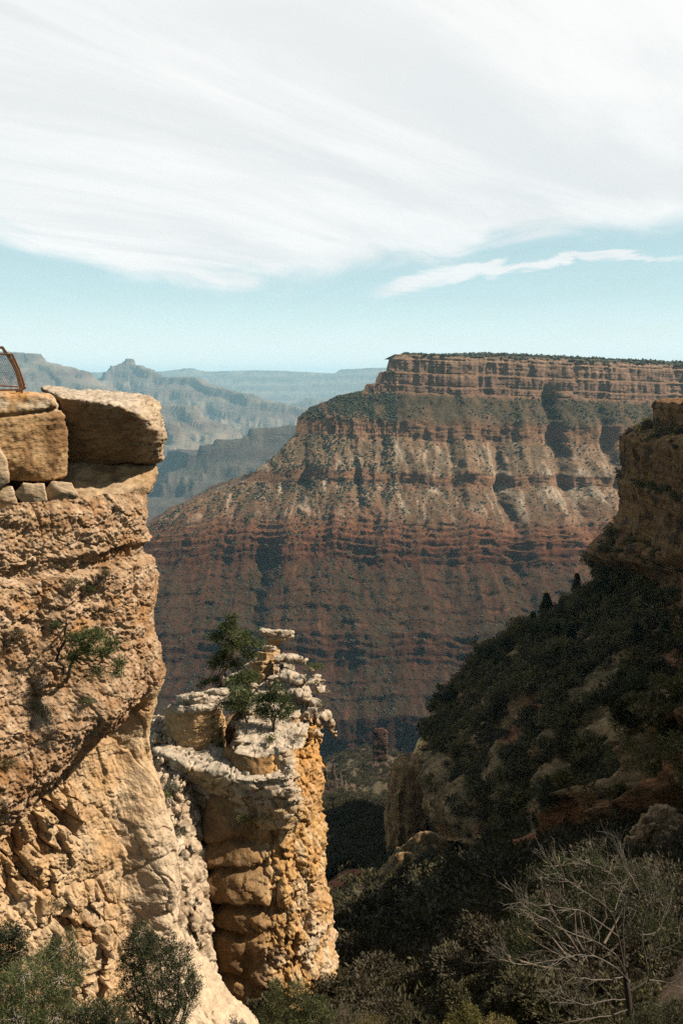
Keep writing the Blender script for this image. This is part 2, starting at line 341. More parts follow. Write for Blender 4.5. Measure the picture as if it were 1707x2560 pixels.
# ------------------------------------------------------------------ swept rims: a plan curve, and a profile of cliffs and slopes stepping outward from it
def resample(P, n, sm=6):
    P = np.asarray(P, float)
    t = np.r_[0, np.cumsum(np.linalg.norm(np.diff(P, axis=0), axis=1))]
    u = np.linspace(0, t[-1], n); Q = np.stack([np.interp(u, t, P[:, k]) for k in range(P.shape[1])], 1)
    for _ in range(sm):
        Q[1:-1] = 0.25 * Q[:-2] + 0.5 * Q[1:-1] + 0.25 * Q[2:]
    return Q, u
SCRUB = []       # (points, size) of the vegetation too small and too many to count
def mesa():
    n1, n2, n3, m = 640, 460, 70, 620
    n = n1 + n2 + n3
    rim, u = resample([(2600,3260),(1900,3060),(1300,2900),(820,2770),(480,2705),(300,2690),(160,2690)], n1, 60)
    rim[-1] = (160, 2690)
    # profile: offset outward, height
    prof = np.array([(-700,112),(-130,91),(-6,77),(0,74),(2,64),(7,62),(9,44),(10,24),(17,20),(19,4),(20,-14),(26,-17),(28,-36),(36,-43),(80,-78),(150,-118),(154,-128),(158,-146),(163,-166),(172,-173),(225,-213),(288,-250),(291,-262),(296,-281),
        (305,-288),(400,-326),(478,-356),(480,-363),(492,-367),(494,-375),(508,-380),(510,-389),(521,-393),(523,-409),(533,-412),(535,-432),(545,-436),(547,-450),(562,-459),(604,-475),(606,-480),(650,-497),(652,-503),(700,-518),(703,-526),(745,-538),(747,-544),(790,-554),(792,-564),(803,-568),(805,-577),(816,-581),(818,-596),(827,-600),(829,-611),(842,-618),(880,-629),(882,-635),(926,-648),(930,-656),(1000,-668),(1004,-690),(1010,-735),(1018,-756),(1160,-790),(1400,-830)], float)
    pl = np.r_[0, np.cumsum(np.linalg.norm(np.diff(prof, axis=0) * [1, 1.6], axis=1) * np.where(prof[1:, 0] < -5, .12, 1))]
    tt = np.linspace(0, pl[-1], m); off = np.interp(tt, pl, prof[:, 0]); zz = np.interp(tt, pl, prof[:, 1])
    O = off[:, None] + 0 * np.zeros(n)[None]; Z = zz[:, None] + 0 * O
    tan = np.gradient(rim, axis=0); tan /= np.linalg.norm(tan, axis=1, keepdims=True)
    nor = np.stack([-tan[:, 1], tan[:, 0]], 1); nor *= -np.sign(nor[:, 1:2])
    w = sstep(900, 260, rim[:, 0])[:, None]; nor = nor * (1 - w) + np.array([0, -1.0]) * w
    # the western corner runs out as a descending spur: its crest
    co = np.array([-700, -130, 0, 8, 18, 27, 60, 110, 150, 172, 230, 290, 300, 400, 490, 540, 1000, 1400.])
    cx = np.array([650, 130, 0, -20, -52, -92, -175, -250, -285, -300, -345, -392, -440, -575, -665, -770, -1350, -1800.])
    dx = np.interp(off, co, cx)
    f2 = (np.arange(1, n2 + 1) / n2)[None]; f3 = (np.arange(1, n3 + 1) / n3)[None]
    Op = np.maximum(off, 0)[:, None]; inn = np.minimum(off, 0)[:, None]
    X = np.concatenate([rim[None, :, 0] + nor[None, :, 0] * off[:, None], 160 + dx[:, None] * f2, 160 + dx[:, None] * (1 - .25 * f3)], 1)
    Yy = np.concatenate([rim[None, :, 1] + nor[None, :, 1] * off[:, None], 2690 - off[:, None] + 0 * f2, 2690 - off[:, None] + 2.4 * Op * f3 + 60 * f3], 1)
    k = 1 + 0.5 * np.concatenate([np.zeros(n1), sstep(.75, 1, f2[0]), np.ones(n3)])[None]
    sU = X + np.concatenate([np.zeros(n1), np.zeros(n2), 900 * f3[0]])[None]
    nvec = np.concatenate([nor, np.stack([-.9 * sstep(.6, 1, f2[0]), -1 + 0 * f2[0]], 1), np.stack([-1 + 0 * f3[0], -.9 + 1.9 * f3[0]], 1)])
    nvec /= np.linalg.norm(nvec, axis=1, keepdims=True)
    # strata dip a little to the right; relief of buttresses and gullies
    P3 = np.stack([sU.ravel(), 0.25 * Z.ravel(), O.ravel() * 0.30], 1)
    big = ridged(np.stack([sU.ravel() / 300, Z.ravel() / 1400, 0 * sU.ravel()], 1), 3, 5)
    med = ridged(np.stack([sU.ravel() / 95, Z.ravel() / 420, O.ravel() / 900], 1), 3, 15)
    bigf = fbm(np.stack([sU.ravel() / 190, Z.ravel() / 700, 0 * sU.ravel()], 1), 4, 6); medf = fbm(np.stack([sU.ravel() / 60, Z.ravel() / 260, O.ravel() / 600], 1), 4, 16)
    fine = fbm(np.stack([sU.ravel() / 30, Z.ravel() / 26, O.ravel() / 40], 1), 5, 25)
    fl = fbm(np.stack([sU.ravel() / 14, Z.ravel() / 110, O.ravel() / 200], 1), 4, 35)
    Or = O.ravel(); front = np.clip(Or / 300, 0, 1); quiet = (0.35 + 0.65 * sstep(1.45, 1.1, k + 0 * O)).ravel()
    steepz = np.clip(-np.gradient(zz) / (np.abs(np.gradient(zz)) + np.abs(np.gradient(off)) + 1e-6), 0, 1)
    stp = (sstep(0.55, 0.85, steepz)[:, None] + 0 * sU).ravel()
    wob = fbm(np.stack([sU.ravel() / 210, 0 * Or, 0 * Or], 1), 3, 45)
    cut = .25 + 1.25 * sstep(-.35, .45, fbm(np.stack([sU.ravel() / 330, Z.ravel() / 260, 0 * Or], 1), 3, 47))      # some stretches deeply cut, others plain wall
    disp = cut * ((.3 * (big - 0.35) + .55 * bigf) * (18 + 52 * front) + (.3 * (med - 0.4) + .5 * medf) * (10 + 9 * front)) * quiet + 16 * front * fbm(np.stack([(sU.ravel() + .5 * Or) / 85, Z.ravel() / 300, 0 * Or], 1), 4, 48) + fine * (4 + 3 * front) + fl * 5 * stp * (1 - .4 * front) + 9 * stp * (1 - front) * (worley(np.stack([sU.ravel() / 34, Z.ravel() / 260, 0 * Or], 1), 52)[2] - .5)
    for rpx, top, wd_, dep in ((1395, -20, 24, 95), (1232, -170, 16, 60), (885, -190, 14, 45), (760, -120, 14, 35), (1530, -60, 20, 60)):
        rx = (rpx - 853.5) / F_PX * 2550 + 26 * fbm(np.stack([Z.ravel() / 120, 0 * Or + rpx, 0 * Or], 1), 3, 46); disp -= .7 * dep * np.exp(-((X.ravel() - rx) / wd_) ** 2) * sstep(top + 40, top - 60, Z.ravel()) * sstep(-400, -330, Z.ravel())
    disp *= sstep(-500, -150, Or)
    disp += np.where(Or > 0, sstep(-.5, .4, fbm(np.stack([sU.ravel() / 120, Z.ravel() / 60, 0 * Or], 1), 3, 51)) * (3.0 * perlin(np.stack([0 * Or, Z.ravel() / 7.0, sU.ravel() / 300], 1), 4) + 2.0 * perlin(np.stack([0 * Or, Z.ravel() / 3.2, sU.ravel() / 200], 1), 14)) * stp, 0)
    disp *= np.tile(np.r_[np.ones(n1), 1 - .9 * sstep(.55, .95, f2[0]), np.full(n3, .1)], m)
    nx = np.tile(nvec[:, 0], m); ny = np.tile(nvec[:, 1], m)
    dip = -0.036 * np.clip(X - 160, -200, 1800) * (1 - 0.55 * np.clip(O / 500, 0, 1))
    V = np.stack([X.ravel() + nx * disp, Yy.ravel() + ny * disp,
                  Z.ravel() + dip.ravel() + sstep(0, 60, Or) * ((1 - stp) * (6 * fine + 9 * (med - 0.4) + 7 * (big - .4)) + 11 * wob * sstep(20, 120, Or) + (16 * fbm(np.stack([sU.ravel() / 330, Or / 900, 0 * Or + 3], 1), 3, 49) + 7 * fbm(np.stack([sU.ravel() / 75, Or / 260, 0 * Or], 1), 3, 50)) * sstep(150, 420, Or))], 1)
    V[:, 2] = np.where(Or < -6, np.minimum(V[:, 2], 77 + dip.ravel() + np.maximum(V[:, 2] - 77 - dip.ravel(), 0) * sstep(190, 560, V[:, 0])), V[:, 2])
    # colours: cream and pink cliffs, grey-tan talus, deep red ledges and benches
    zc = Z.ravel() + 5 * fbm(P3 / 90, 3, 55)
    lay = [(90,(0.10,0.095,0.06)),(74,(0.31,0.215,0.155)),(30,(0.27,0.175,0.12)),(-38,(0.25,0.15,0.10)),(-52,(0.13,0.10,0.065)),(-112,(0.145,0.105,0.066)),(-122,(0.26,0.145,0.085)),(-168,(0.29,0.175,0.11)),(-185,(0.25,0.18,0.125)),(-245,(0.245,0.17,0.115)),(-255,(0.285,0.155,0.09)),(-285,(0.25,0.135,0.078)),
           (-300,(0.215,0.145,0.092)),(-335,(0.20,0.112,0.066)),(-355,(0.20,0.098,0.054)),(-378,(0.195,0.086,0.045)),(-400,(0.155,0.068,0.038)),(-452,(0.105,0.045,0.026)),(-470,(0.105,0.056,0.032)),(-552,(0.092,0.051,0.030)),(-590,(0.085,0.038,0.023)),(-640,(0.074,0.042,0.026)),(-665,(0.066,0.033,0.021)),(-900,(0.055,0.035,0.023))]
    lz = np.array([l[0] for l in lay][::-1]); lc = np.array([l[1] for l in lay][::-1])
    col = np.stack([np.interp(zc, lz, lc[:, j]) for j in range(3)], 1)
    st = perlin(np.stack([0 * zc, zc / 5.0, sU.ravel() / 260], 1), 71) + 0.6 * perlin(np.stack([0 * zc, zc / 2.1, sU.ravel() / 160], 1), 72)
    col *= (1 + (0.42 * st * (0.35 + 0.65 * stp)))[:, None]
    sk = sU.ravel() + .75 * Or * np.clip(2.2 * perlin(np.stack([sU.ravel() / 150, 0 * Or, 0 * Or], 1), 82), -1, 1)
    tal = fbm(np.stack([sk / 34, Or / 200, Z.ravel() / 130], 1), 5, 81)                      # pale talus chutes on the slopes
    sl = 1 - stp
    up = sstep(-375, -330, zc)
    col = mixc(col, (0.43, 0.40, 0.375), 0.9 * sl * sstep(0.05, 0.5, tal) * sstep(-120, -180, zc) * up)
    col = mixc(col, (0.20, 0.118, 0.075), 0.5 * sl * sstep(0.1, 0.5, tal) * (1 - up))
    led = sstep(.25, .6, perlin(np.stack([0 * zc, (Z.ravel() + 14 * wob) / 11.0, sU.ravel() / 400], 1), 73)) * sstep(-380, -440, zc)      # thin pale ledges
    col = mixc(col, (0.21, 0.125, 0.08), .55 * led * sstep(-.25, .25, fbm(np.stack([sU.ravel() / 60, zc / 20, 0 * zc], 1), 3, 74)))
    veg = fbm(P3 / 26, 5, 91) + 0.5 * fbm(P3 / 130, 3, 92)
    vz = np.interp(zc, [-760, -640, -470, -360, -250, -175, -112, -50, -38, 74, 80], [.62, .5, .45, .35, .5, .5, .72, .8, .1, .0, 1])
    col = mixc(col, (0.045, 0.055, 0.028), 0.72 * sl * sstep(0.22, -0.25, veg - 0.55 * (vz - 0.5)) * np.clip(vz + .15, 0, 1))
    stain = sstep(0.15, 0.6, fbm(np.stack([sU.ravel() / 9, Z.ravel() / 120, O.ravel() / 500], 1), 4, 97))
    col *= (1 - 0.35 * stain * stp)[:, None]
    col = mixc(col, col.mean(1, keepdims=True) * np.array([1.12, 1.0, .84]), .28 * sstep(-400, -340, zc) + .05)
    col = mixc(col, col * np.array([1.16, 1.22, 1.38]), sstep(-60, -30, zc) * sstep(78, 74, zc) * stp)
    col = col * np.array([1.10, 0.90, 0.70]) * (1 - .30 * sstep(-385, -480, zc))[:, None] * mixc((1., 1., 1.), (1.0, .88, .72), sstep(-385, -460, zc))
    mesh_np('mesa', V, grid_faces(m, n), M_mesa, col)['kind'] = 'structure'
    # scrub on slopes and rim
    rng = np.random.default_rng(9); ps = []
    idx = rng.integers(0, len(V), 700000)
    clump = fbm(np.stack([sk[idx] / 40, Or[idx] / 130, 0 * sk[idx]], 1), 4, 101)
    w = vz[idx] * (1 - stp[idx]) * np.clip(0.42 + 1.5 * clump, 0, 1)
    rimtop = (Or[idx] < -1)
    w = np.where(rimtop, np.clip(.35 + 1.6 * fbm(V[idx] / 45, 3, 102), .1, 1.2) * (Or[idx] > -420), w * 0.36)
    keep = rng.random(len(idx)) < w
    px, py = PX(V[idx]); keep &= ~(rimtop & (px < 1008)); keep &= (px > 300) & (px < 1760) & (py < 1950)
    I = idx[keep]
    SCRUB.append((V[I], np.where(Or[I] < -1, 2.2 + 6.5 * rng.random(len(I)) ** 2, 1.3 + 3.2 * rng.random(len(I)) ** 1.6 * np.where(zc[I] < -460, .75, 1))))
mesa()
def scrub_mesh(name, pts, size, rng, c1, c2):
    """tiny rough blobs, one object: nobody could count them from here"""
    base = np.array([(0,0,1.15),(1,0,.35),(.31,.95,.3),(-.81,.59,.4),(-.81,-.59,.3),(.31,-.95,.42),(0,0,-.3)])
    tri = np.array([(0,1,2),(0,2,3),(0,3,4),(0,4,5),(0,5,1),(6,2,1),(6,3,2),(6,4,3),(6,5,4),(6,1,5)])
    n = len(pts); b = base[None] * (1 + rng.uniform(-.4, .4, (n, 7, 1))) * size[:, None, None] * np.array([1, 1, 0.85])
    V = (b + pts[:, None, :]).reshape(-1, 3); Fa = (tri[None] + 7 * np.arange(n)[:, None, None]).reshape(-1, 3)
    col = np.repeat(mixc(c1, c2, rng.random(n)), 7, 0)
    return tag(mesh_np(name, V, Fa, M_scrub, col, smooth=False), kind='stuff')
_r = np.random.default_rng(12)
scrub_mesh('distant_scrub', np.concatenate([s[0] for s in SCRUB]), np.concatenate([s[1] for s in SCRUB]), _r, (0.020, 0.027, 0.014), (0.05, 0.058, 0.03))

# ------------------------------------------------------------------ the canyon between: hillside under the viewpoint, gully, spurs
CTRL = [(500,2800,9),(900,2760,14),(1300,2760,10),(1700,2740,8),(2200,2640,8),(200,2850,9),(-300,2900,9),
    (850,2575,36),(1050,2565,31),(1300,2570,22),(1550,2610,15),(1750,2580,13),(2200,2500,14),
    (860,2400,62),(1050,2385,60),(1300,2350,45),(1550,2340,28),(1750,2300,24),(2200,2200,24),
    (870,2290,120),(1000,2225,112),(1250,2195,90),(1500,2190,56),(1750,2170,46),(2200,2050,50),
    (1060,2205,150),(960,2250,140),(1200,2175,150),(1400,2130,150),(1700,2050,120),(1060,2190,190),(1200,2180,200),(950,2235,190),
    (850,2225,225),(930,2185,250),(870,2150,320),(960,2120,340),(860,2085,450),(900,2050,600),(860,1990,740),(950,1965,850),(900,1905,980),(900,1868,1300),(900,1850,1700),
    (1300,2110,300),(1700,2080,280),(2200,2000,280),(1300,1990,800),(1700,1960,900),(2200,1900,1000),(1500,1850,1700),(2200,1850,1700),
    (600,2450,120),(500,2250,300),(600,1990,850),(500,1880,1600),(200,2500,110),(0,2300,300),(0,2000,900),(-300,1900,1700),(-300,2400,200)]
def _ctrl():
    A = np.array([((c[0] - 853.5) / F_PX, 0.42 * math.log(c[2])) for c in CTRL]); T = np.array([U(*c)[2] / c[2] for c in CTRL])
    n = len(A); D = np.linalg.norm(A[:, None] - A[None], axis=-1)
    Mx = np.zeros((n + 1, n + 1)); Mx[:n, :n] = D + 1e-3 * np.eye(n); Mx[:n, n] = 1; Mx[n, :n] = 1
    return A, np.linalg.solve(Mx, np.r_[T, 0])
_CA, _CW = _ctrl()
def floor_z(X, Y):
    X = np.atleast_1d(X).astype(float); Y = np.maximum(np.atleast_1d(Y).astype(float), 4)
    q = np.stack([X / (Y * math.cos(PITCH)) , 0.42 * np.log(Y)], 1); out = np.empty(len(q))
    for i in range(0, len(q), 20000):
        d = np.linalg.norm(q[i:i + 20000, None] - _CA[None], axis=-1); out[i:i + 20000] = d @ _CW[:-1] + _CW[-1]
    return out * Y
def floor_full(X, Y):
    p = np.stack([X, Y, 0 * X], 1); z0 = floor_z(X, Y)
    sc = np.clip(Y / 150, 0.05, 6)
    rough = sc * (3.2 * fbm(p / (34 + Y[:, None] * .06), 5, 61) + 4.5 * (ridged(p / (60 + Y[:, None] * .1), 3, 62) - .35)) * sstep(8, 60, Y) * (1 - .4 * sstep(300, 700, Y)) - 60 * sstep(900, 1500, Y)
    z = z0 + rough
    z = z + (10 * ridged(p / 85, 4, 66) + 5 * fbm(p / 22, 4, 67)) * sstep(280, 500, Y) * sstep(1500, 1000, Y)
    # benches
    st = 9.0 * np.clip(Y / 400, .15, 2); f = z / st; fr = f - np.floor(f)
    return lerp(z, (np.floor(f) + sstep(0.25, 0.75, fr)) * st, 0.55 * sstep(60, 300, Y)), z0
def canyon_floor():
    cols = np.linspace(-350, 2400, 560); rows = np.exp(np.linspace(math.log(7), math.log(1750), 640))
    a = (cols - 853.5) / F_PX; Y = rows[:, None] + 0 * a[None]; X = a[None] * Y * math.cos(PITCH)
    X, Y = X.ravel(), Y.ravel(); z, z0 = floor_full(X, Y)
    V = np.stack([X, Y, z], 1); nn = grid_normals(V, len(rows), len(cols)); steep = 1 - np.abs(nn[:, 2])
    p = V.copy(); nz = fbm(p / 14, 5, 63); n2 = fbm(p / 70, 4, 64)
    col = mixc((0.095, 0.062, 0.038), (0.06, 0.044, 0.028), nz + .5)
    col = mixc(col, (0.08, 0.042, 0.027), sstep(250, 500, Y) * (0.5 + 0.6 * n2))
    col = mixc(col, (0.07, 0.06, 0.035), sstep(350, 600, Y) * sstep(-.2, .3, fbm(p / 40, 4, 65)) * .8)
    col = mixc(col, (0.055, 0.05, 0.035), sstep(0.1, 0.5, n2) * .7)
    col = col * 1.5
    px, py = PX(V)
    k = U(858, 2222, 225); dred = np.hypot((X - k[0]) / 13, (Y - k[1]) / 22)
    col = mixc(col, (0.34, 0.10, 0.04), sstep(1.3, .6, dred + .5 * nz))
    mesh_np('canyon_floor', V, grid_faces(len(rows), len(cols)), M_floor, col)['kind'] = 'structure'
canyon_floor()

# ------------------------------------------------------------------ the shaded wall on the right: strata above, wooded slope below
WALL = {}
def wall():
    n, m = 1000, 620
    Yn = 280.0
    sil = [(1690,1001),(1640,1004),(1637,1018),(1640,1064),(1606,1072),(1570,1082),(1553,1100),(1556,1125),(1560,1160),(1562,1200),(1549,1205),(1550,1216),(1556,1255),(1553,1290),(1545,1315),(1541,1335),(1522,1352),(1518,1366),(1484,1378),(1478,1392),(1468,1425),(1455,1440),
           (1440,1456),(1370,1506),(1280,1572),(1200,1614),(1180,1640),(1150,1662),(1110,1702),(1086,1750),(1066,1790),(1020,1850),(1000,1900),(992,1915),(985,1960),(978,2050),(972,2120),(940,2200),(860,2300)]
    sp = np.array([U(x, y, Yn) for x, y in sil]); X0 = sp[1, 0]
    prof = np.stack([X0 - sp[:, 0], sp[:, 2]], 1); prof = np.r_[[(-60, sp[0, 2] + 1.5)], prof]
    rim, u = resample([(60,-60),(44,-20),(38,10),(42,45),(54,90),(70,140),(84,190),(93,235),(X0 - .5,272),(X0 + 1,286),(112,312),(150,360),(240,460)], n, 45)
    tan = np.gradient(rim, axis=0); tan /= np.linalg.norm(tan, axis=1, keepdims=True); nor = np.stack([-tan[:, 1], tan[:, 0]], 1)
    if nor[n // 3, 0] > 0: nor = -nor
    pl = np.r_[0, np.cumsum(np.linalg.norm(np.diff(prof, axis=0), axis=1) * np.where(np.arange(len(prof) - 1) < 1, .1, np.where(np.arange(len(prof) - 1) < 22, 1.7, 1)))]
    tt = np.linspace(0, pl[-1], m); off = np.interp(tt, pl, prof[:, 0]); zz = np.interp(tt, pl, prof[:, 1])
    sc = np.interp(rim[:, 1], [-60, 20, 60, 110, 170, 240, 300], [.16, .20, .34, .55, .76, .94, 1.0]); sc[np.argmax(rim[:, 1] > 286):] = 1.0
    so = np.interp(rim[:, 1], [-60, 20, 60, 110, 170, 240, 300], [.10, .16, .36, .55, .74, .93, 1.0]); so[np.argmax(rim[:, 1] > 286):] = 1.0
    lift = np.interp(rim[:, 1], [0, 45, 75, 105, 150, 185, 215], [13, 12, 2, -16, -20, -5, 0])  # unseen near rim raised to shade the hillside, then lowered to light the knoll
    O = off[:, None] * so[None]; Z = zz[:, None] * sc[None] + lift[None] * 1.0
    sU = (u[None] + 0 * O).ravel(); tz = (zz[:, None] + 0 * O).ravel(); to = (off[:, None] + 0 * O).ravel()
    steepz = np.clip(-np.gradient(zz) / (np.abs(np.gradient(zz)) + np.abs(np.gradient(off)) + 1e-6), 0, 1)
    upper = sstep(-66, -58, tz)
    stp = (sstep(0.5, 0.8, steepz)[:, None] + 0 * O).ravel()
    nose = np.exp(-((u - u[np.argmax(rim[:, 1] > 278)]) / 16.0) ** 2); nose = (nose[None] + 0 * O).ravel()
    q = np.stack([sU / 26, tz / 60, to / 80], 1)
    d1 = (ridged(q, 3, 201) - .62) * (2.0 + 5.0 * np.clip(to / 40, 0, 1)); d2 = fbm(np.stack([sU / 7, tz / 9, to / 20], 1), 5, 202) * (0.9 + 1.2 * (1 - upper)) + .55 * fbm(np.stack([sU / 2.4, tz / 2.0, to / 2.4], 1), 4, 221) * (1 - .5 * upper)
    ledge = perlin(np.stack([sU / 60, tz / 1.7, 0 * tz], 1), 203) + .6 * perlin(np.stack([sU / 40, tz / .75, 0 * tz], 1), 204)
    blk = worley(np.stack([sU / 5, tz / 3.5, to / 12], 1), 205)[2]
    lst = fbm(np.stack([sU / 18, tz / 12, 0 * tz], 1), 3, 207); led = sstep(0, .4, lst) * (1 - upper)
    disp = led * (1.5 * perlin(np.stack([sU / 50, (tz + 3 * d2) / 5.0, 0 * tz], 1), 208) + .9 * perlin(np.stack([sU / 30, (tz + 2 * d2) / 2.1, 0 * tz], 1), 209)) * sstep(0, 4, to) + (d1 * (1 - .75 * nose) + d2 * (1 - .5 * nose)) * sstep(-8, 2, to) + upper * stp * (0.45 * ledge + 0.9 * (blk - .5))
    X = (rim[None, :, 0] + nor[None, :, 0] * O).ravel() + np.tile(nor[:, 0], m) * disp
    Yv = (rim[None, :, 1] + nor[None, :, 1] * O).ravel() + np.tile(nor[:, 1], m) * disp
    V = np.stack([X, Yv, Z.ravel() + (1 - stp) * 1.2 * fbm(np.stack([X, Yv, 0 * X], 1) / 9, 4, 206)], 1)
    wx, wy = PX(V); yb = np.arange(1380, 2200, 20); sy = np.array([s_[1] for s_ in sil], float); sx = np.array([s_[0] for s_ in sil], float)
    mn = np.array([wx[(wy > y_ - 14) & (wy < y_ + 14) & (V[:, 1] > 120)].min() for y_ in yb]); cr = np.interp(yb, sy[18:], sx[18:]) + 22 - mn
    for _ in range(4): cr = np.convolve(np.pad(cr, 1, 'edge'), [.25, .5, .25], 'valid')
    V[:, 0] += np.interp(wy, yb, cr) * sstep(1380, 1440, wy) * V[:, 1] / F_PX * sstep(90, 170, V[:, 1])
    # ochre beds with brown varnish above; brown soil and red ledges below
    bed = perlin(np.stack([sU / 130, tz / 2.4, 0 * tz], 1), 211) + .7 * perlin(np.stack([sU / 60, tz / .8, 0 * tz], 1), 212)
    cu = mixc((0.38, 0.215, 0.09), (0.25, 0.135, 0.06), .5 + bed)
    cu = mixc(cu, (0.27, 0.11, 0.05), sstep(.2, .7, fbm(np.stack([sU / 22, tz / 7, 0 * tz], 1), 3, 213)) * .8)
    cu = mixc(cu, (0.075, 0.045, 0.025), .85 * sstep(.05, .35, fbm(np.stack([sU / 9, tz / 5.5, to / 30], 1), 4, 214) + .35 * fbm(np.stack([sU / 1.6, tz / 9, 0 * tz], 1), 4, 215)))
    cl = mixc((0.17, 0.112, 0.06), (0.085, 0.062, 0.036), .5 + fbm(V / 7, 4, 216))
    cl = cl * (1 + .7 * fbm(np.stack([sU / 1.5, tz / 1.1, to / 1.5], 1), 4, 222))[:, None]
    cl = mixc(cl, (0.24, 0.165, 0.09), .7 * led * sstep(-.1, .3, fbm(np.stack([sU / 6, tz / 2.2, 0 * tz], 1), 4, 219)))
    cl = mixc(cl, (0.20, 0.08, 0.042), .8 * sstep(.1, .5, fbm(np.stack([sU / 40, tz / 14, 0 * tz], 1), 4, 217)))
    low = sstep(-116, -124, tz) * sstep(.2, .6, stp) * sstep(.02, .3, nose + .25 * fbm(np.stack([sU / 12, tz / 20, 0 * tz], 1), 3, 220))
    cl = mixc(cl, mixc((0.60, 0.36, 0.17), (0.30, 0.165, 0.08), .5 + fbm(np.stack([sU / 2.2, tz / 30, 0 * tz], 1), 4, 218)), low * .9)
    col = mixc(cl, cu, upper)
    col *= (0.55 + 0.45 * sstep(60, 150, np.abs(Yv)))[:, None] if False else 1
    col = col * (1 + 1.7 * (1 - upper))[:, None] * np.array([1.05, .97, .85])
    mesh_np('canyon_wall', V, grid_faces(m, n), M_wall, col)['kind'] = 'structure'
    WALL.update(low=low, V=V, stp=stp, upper=upper, tz=tz, to=to, u=sU, nose=nose)
wall()
# ------------------------------------------------------------------ the near cliff on the left
def edge_fn():
    e = [(1100,398),(1165,402),(1180,392),(1200,384),(1215,372),(1240,362),(1270,362),(1300,366),(1340,365),(1352,368),(1358,354),(1380,350),(1395,358),(1402,380),(1440,392),(1485,396),(1510,390),(1560,380),(1580,382),(1600,393),(1650,402),(1690,410),(1715,409),(1760,394),(1790,391),(1850,380),(1890,377),(1905,381),
         (1960,398),(2000,403),(2050,415),(2100,420),(2150,424),(2200,428),(2235,424),(2260,428),(2330,436),(2400,478),(2460,525),(2520,570),(2600,640),(2720,720),(2900,830)]
    return np.array(e, float)
CLIFF = {}
def near_cliff():
    Ye = 21.5; E = edge_fn()
    rows = np.linspace(1226, 2760, 860); xe = np.interp(rows, E[:, 0], E[:, 1])
    pe = np.array([U(x, y, Ye) for x, y in zip(xe, rows)])
    s = np.r_[np.linspace(-8.5, -5.2, 40)[:-1], np.linspace(-5.2, 0.4, 300), np.linspace(0.4, 6, 70)[1:]]
    Lv = np.array([-0.70, -0.71]); Bv = np.array([-0.62, 0.78]); r = 0.9
    q = np.sqrt(s * s + r * r); fa, fb = (q - s) / 2, (q + s) / 2
    plan = fa[:, None] * Lv + fb[:, None] * Bv; plan[:, 0] -= plan[:, 0].max()
    pt = np.gradient(plan, s, axis=0); pt /= np.linalg.norm(pt, axis=1, keepdims=True)
    nr = np.stack([pt[:, 1], -pt[:, 0]], 1); nr *= np.sign(nr[:, 0:1] + 1e-9)
    n, m = len(rows), len(s)
    B = np.stack([pe[:, None, 0] + plan[None, :, 0], Ye + plan[None, :, 1] + 0 * pe[:, None, 0], pe[:, None, 2] + 0 * plan[None, :, 0]], -1).reshape(-1, 3)
    Nn = np.tile(np.concatenate([nr, np.zeros((m, 1))], 1), (n, 1))
    px, py = PX(B); sv = np.tile(s, n)
    p = B
    # the overhang's lip runs down to the left across the face; below it the wall is hollowed
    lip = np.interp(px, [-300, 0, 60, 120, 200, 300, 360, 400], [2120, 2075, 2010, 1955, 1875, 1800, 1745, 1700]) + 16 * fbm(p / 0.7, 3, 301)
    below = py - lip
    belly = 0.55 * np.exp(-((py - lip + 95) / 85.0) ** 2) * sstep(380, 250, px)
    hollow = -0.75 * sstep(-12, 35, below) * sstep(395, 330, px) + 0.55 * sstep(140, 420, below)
    notch = -0.30 * sstep(1290, 1225, py) + 0.0
    front = sstep(0.5, -0.5, sv)
    rough = 1 - 0.75 * sstep(0, 40, below) * sstep(150, 330, px) 
    rough *= sstep(1205, 1260, py) * .8 + .2
    tilt = p[:, 2] + 0.16 * p[:, 0] + 0.25 * fbm(p / 2.2, 3, 302)
    bed = ridged(np.stack([p[:, 0] * .25, p[:, 1] * .25, tilt * 1.15], 1), 4, 303)
    f1, f2, idv = worley(p * np.array([2.4, 2.4, 3.6]) + 0.35 * np.stack([fbm(p / .5, 3, 304)] * 3, 1), 305)
    g1, g2, idg = worley(p * 6.5 + 0.3 * np.stack([fbm(p / .2, 2, 306)] * 3, 1), 307)
    e1, e2, ide = worley(p * 15 + 0.3 * np.stack([fbm(p / .1, 2, 318)] * 3, 1), 319)
    u1, u2, uid = worley(np.stack([p[:, 0] * .9, p[:, 1] * .9, tilt * 1.3], 1) + .3 * np.stack([fbm(p / .8, 3, 332)] * 3, 1), 333)
    d = 0.34 * fbm(p / 1.9, 4, 308) + rough * (.13 * (uid - .5) - .07 * sstep(.05, 0, u2 - u1) + 0.10 * (bed - .3) + 0.02 * (0.45 - f1) + 0.055 * (0.45 - g1) + 0.055 * (.45 - e1) + 0.07 * fbm(p / .22, 4, 309, .6) + .07 * fbm(p / .075, 4, 336, .7))
    lx_ = p @ np.array([.6, .6, .35])
    pit = sstep(0.42, 0.75, fbm(p * np.array([1, 1, 1.6]) / .42, 3, 310)); d -= 0.10 * pit * rough
    d += (1 - rough) * (0.16 * fbm(p * np.array([2.2, 2.2, .7]), 7, 311, .66) + .03 * (.45 - g1) + .10 * (fbm(np.stack([lx_ * 1.4, 0 * lx_, p[:, 2] * .4], 1), 5, 329)))
    # broken columns in the hollow
    colz = np.exp(-(((px - 140) / 105) ** 2 + ((py - 2070) / 135) ** 2)) + .9 * np.exp(-(((px - 40) / 90) ** 2 + ((py - 2180) / 100) ** 2))
    lx = p @ np.array([.5, .5, .28]); lz = p @ np.array([-.24, -.2, .95])
    h1, h2, idh = worley(np.stack([lx * 4.2, 0 * lx, lz * 1.55], 1) + .2 * np.stack([fbm(p / .5, 3, 312)] * 3, 1), 313)
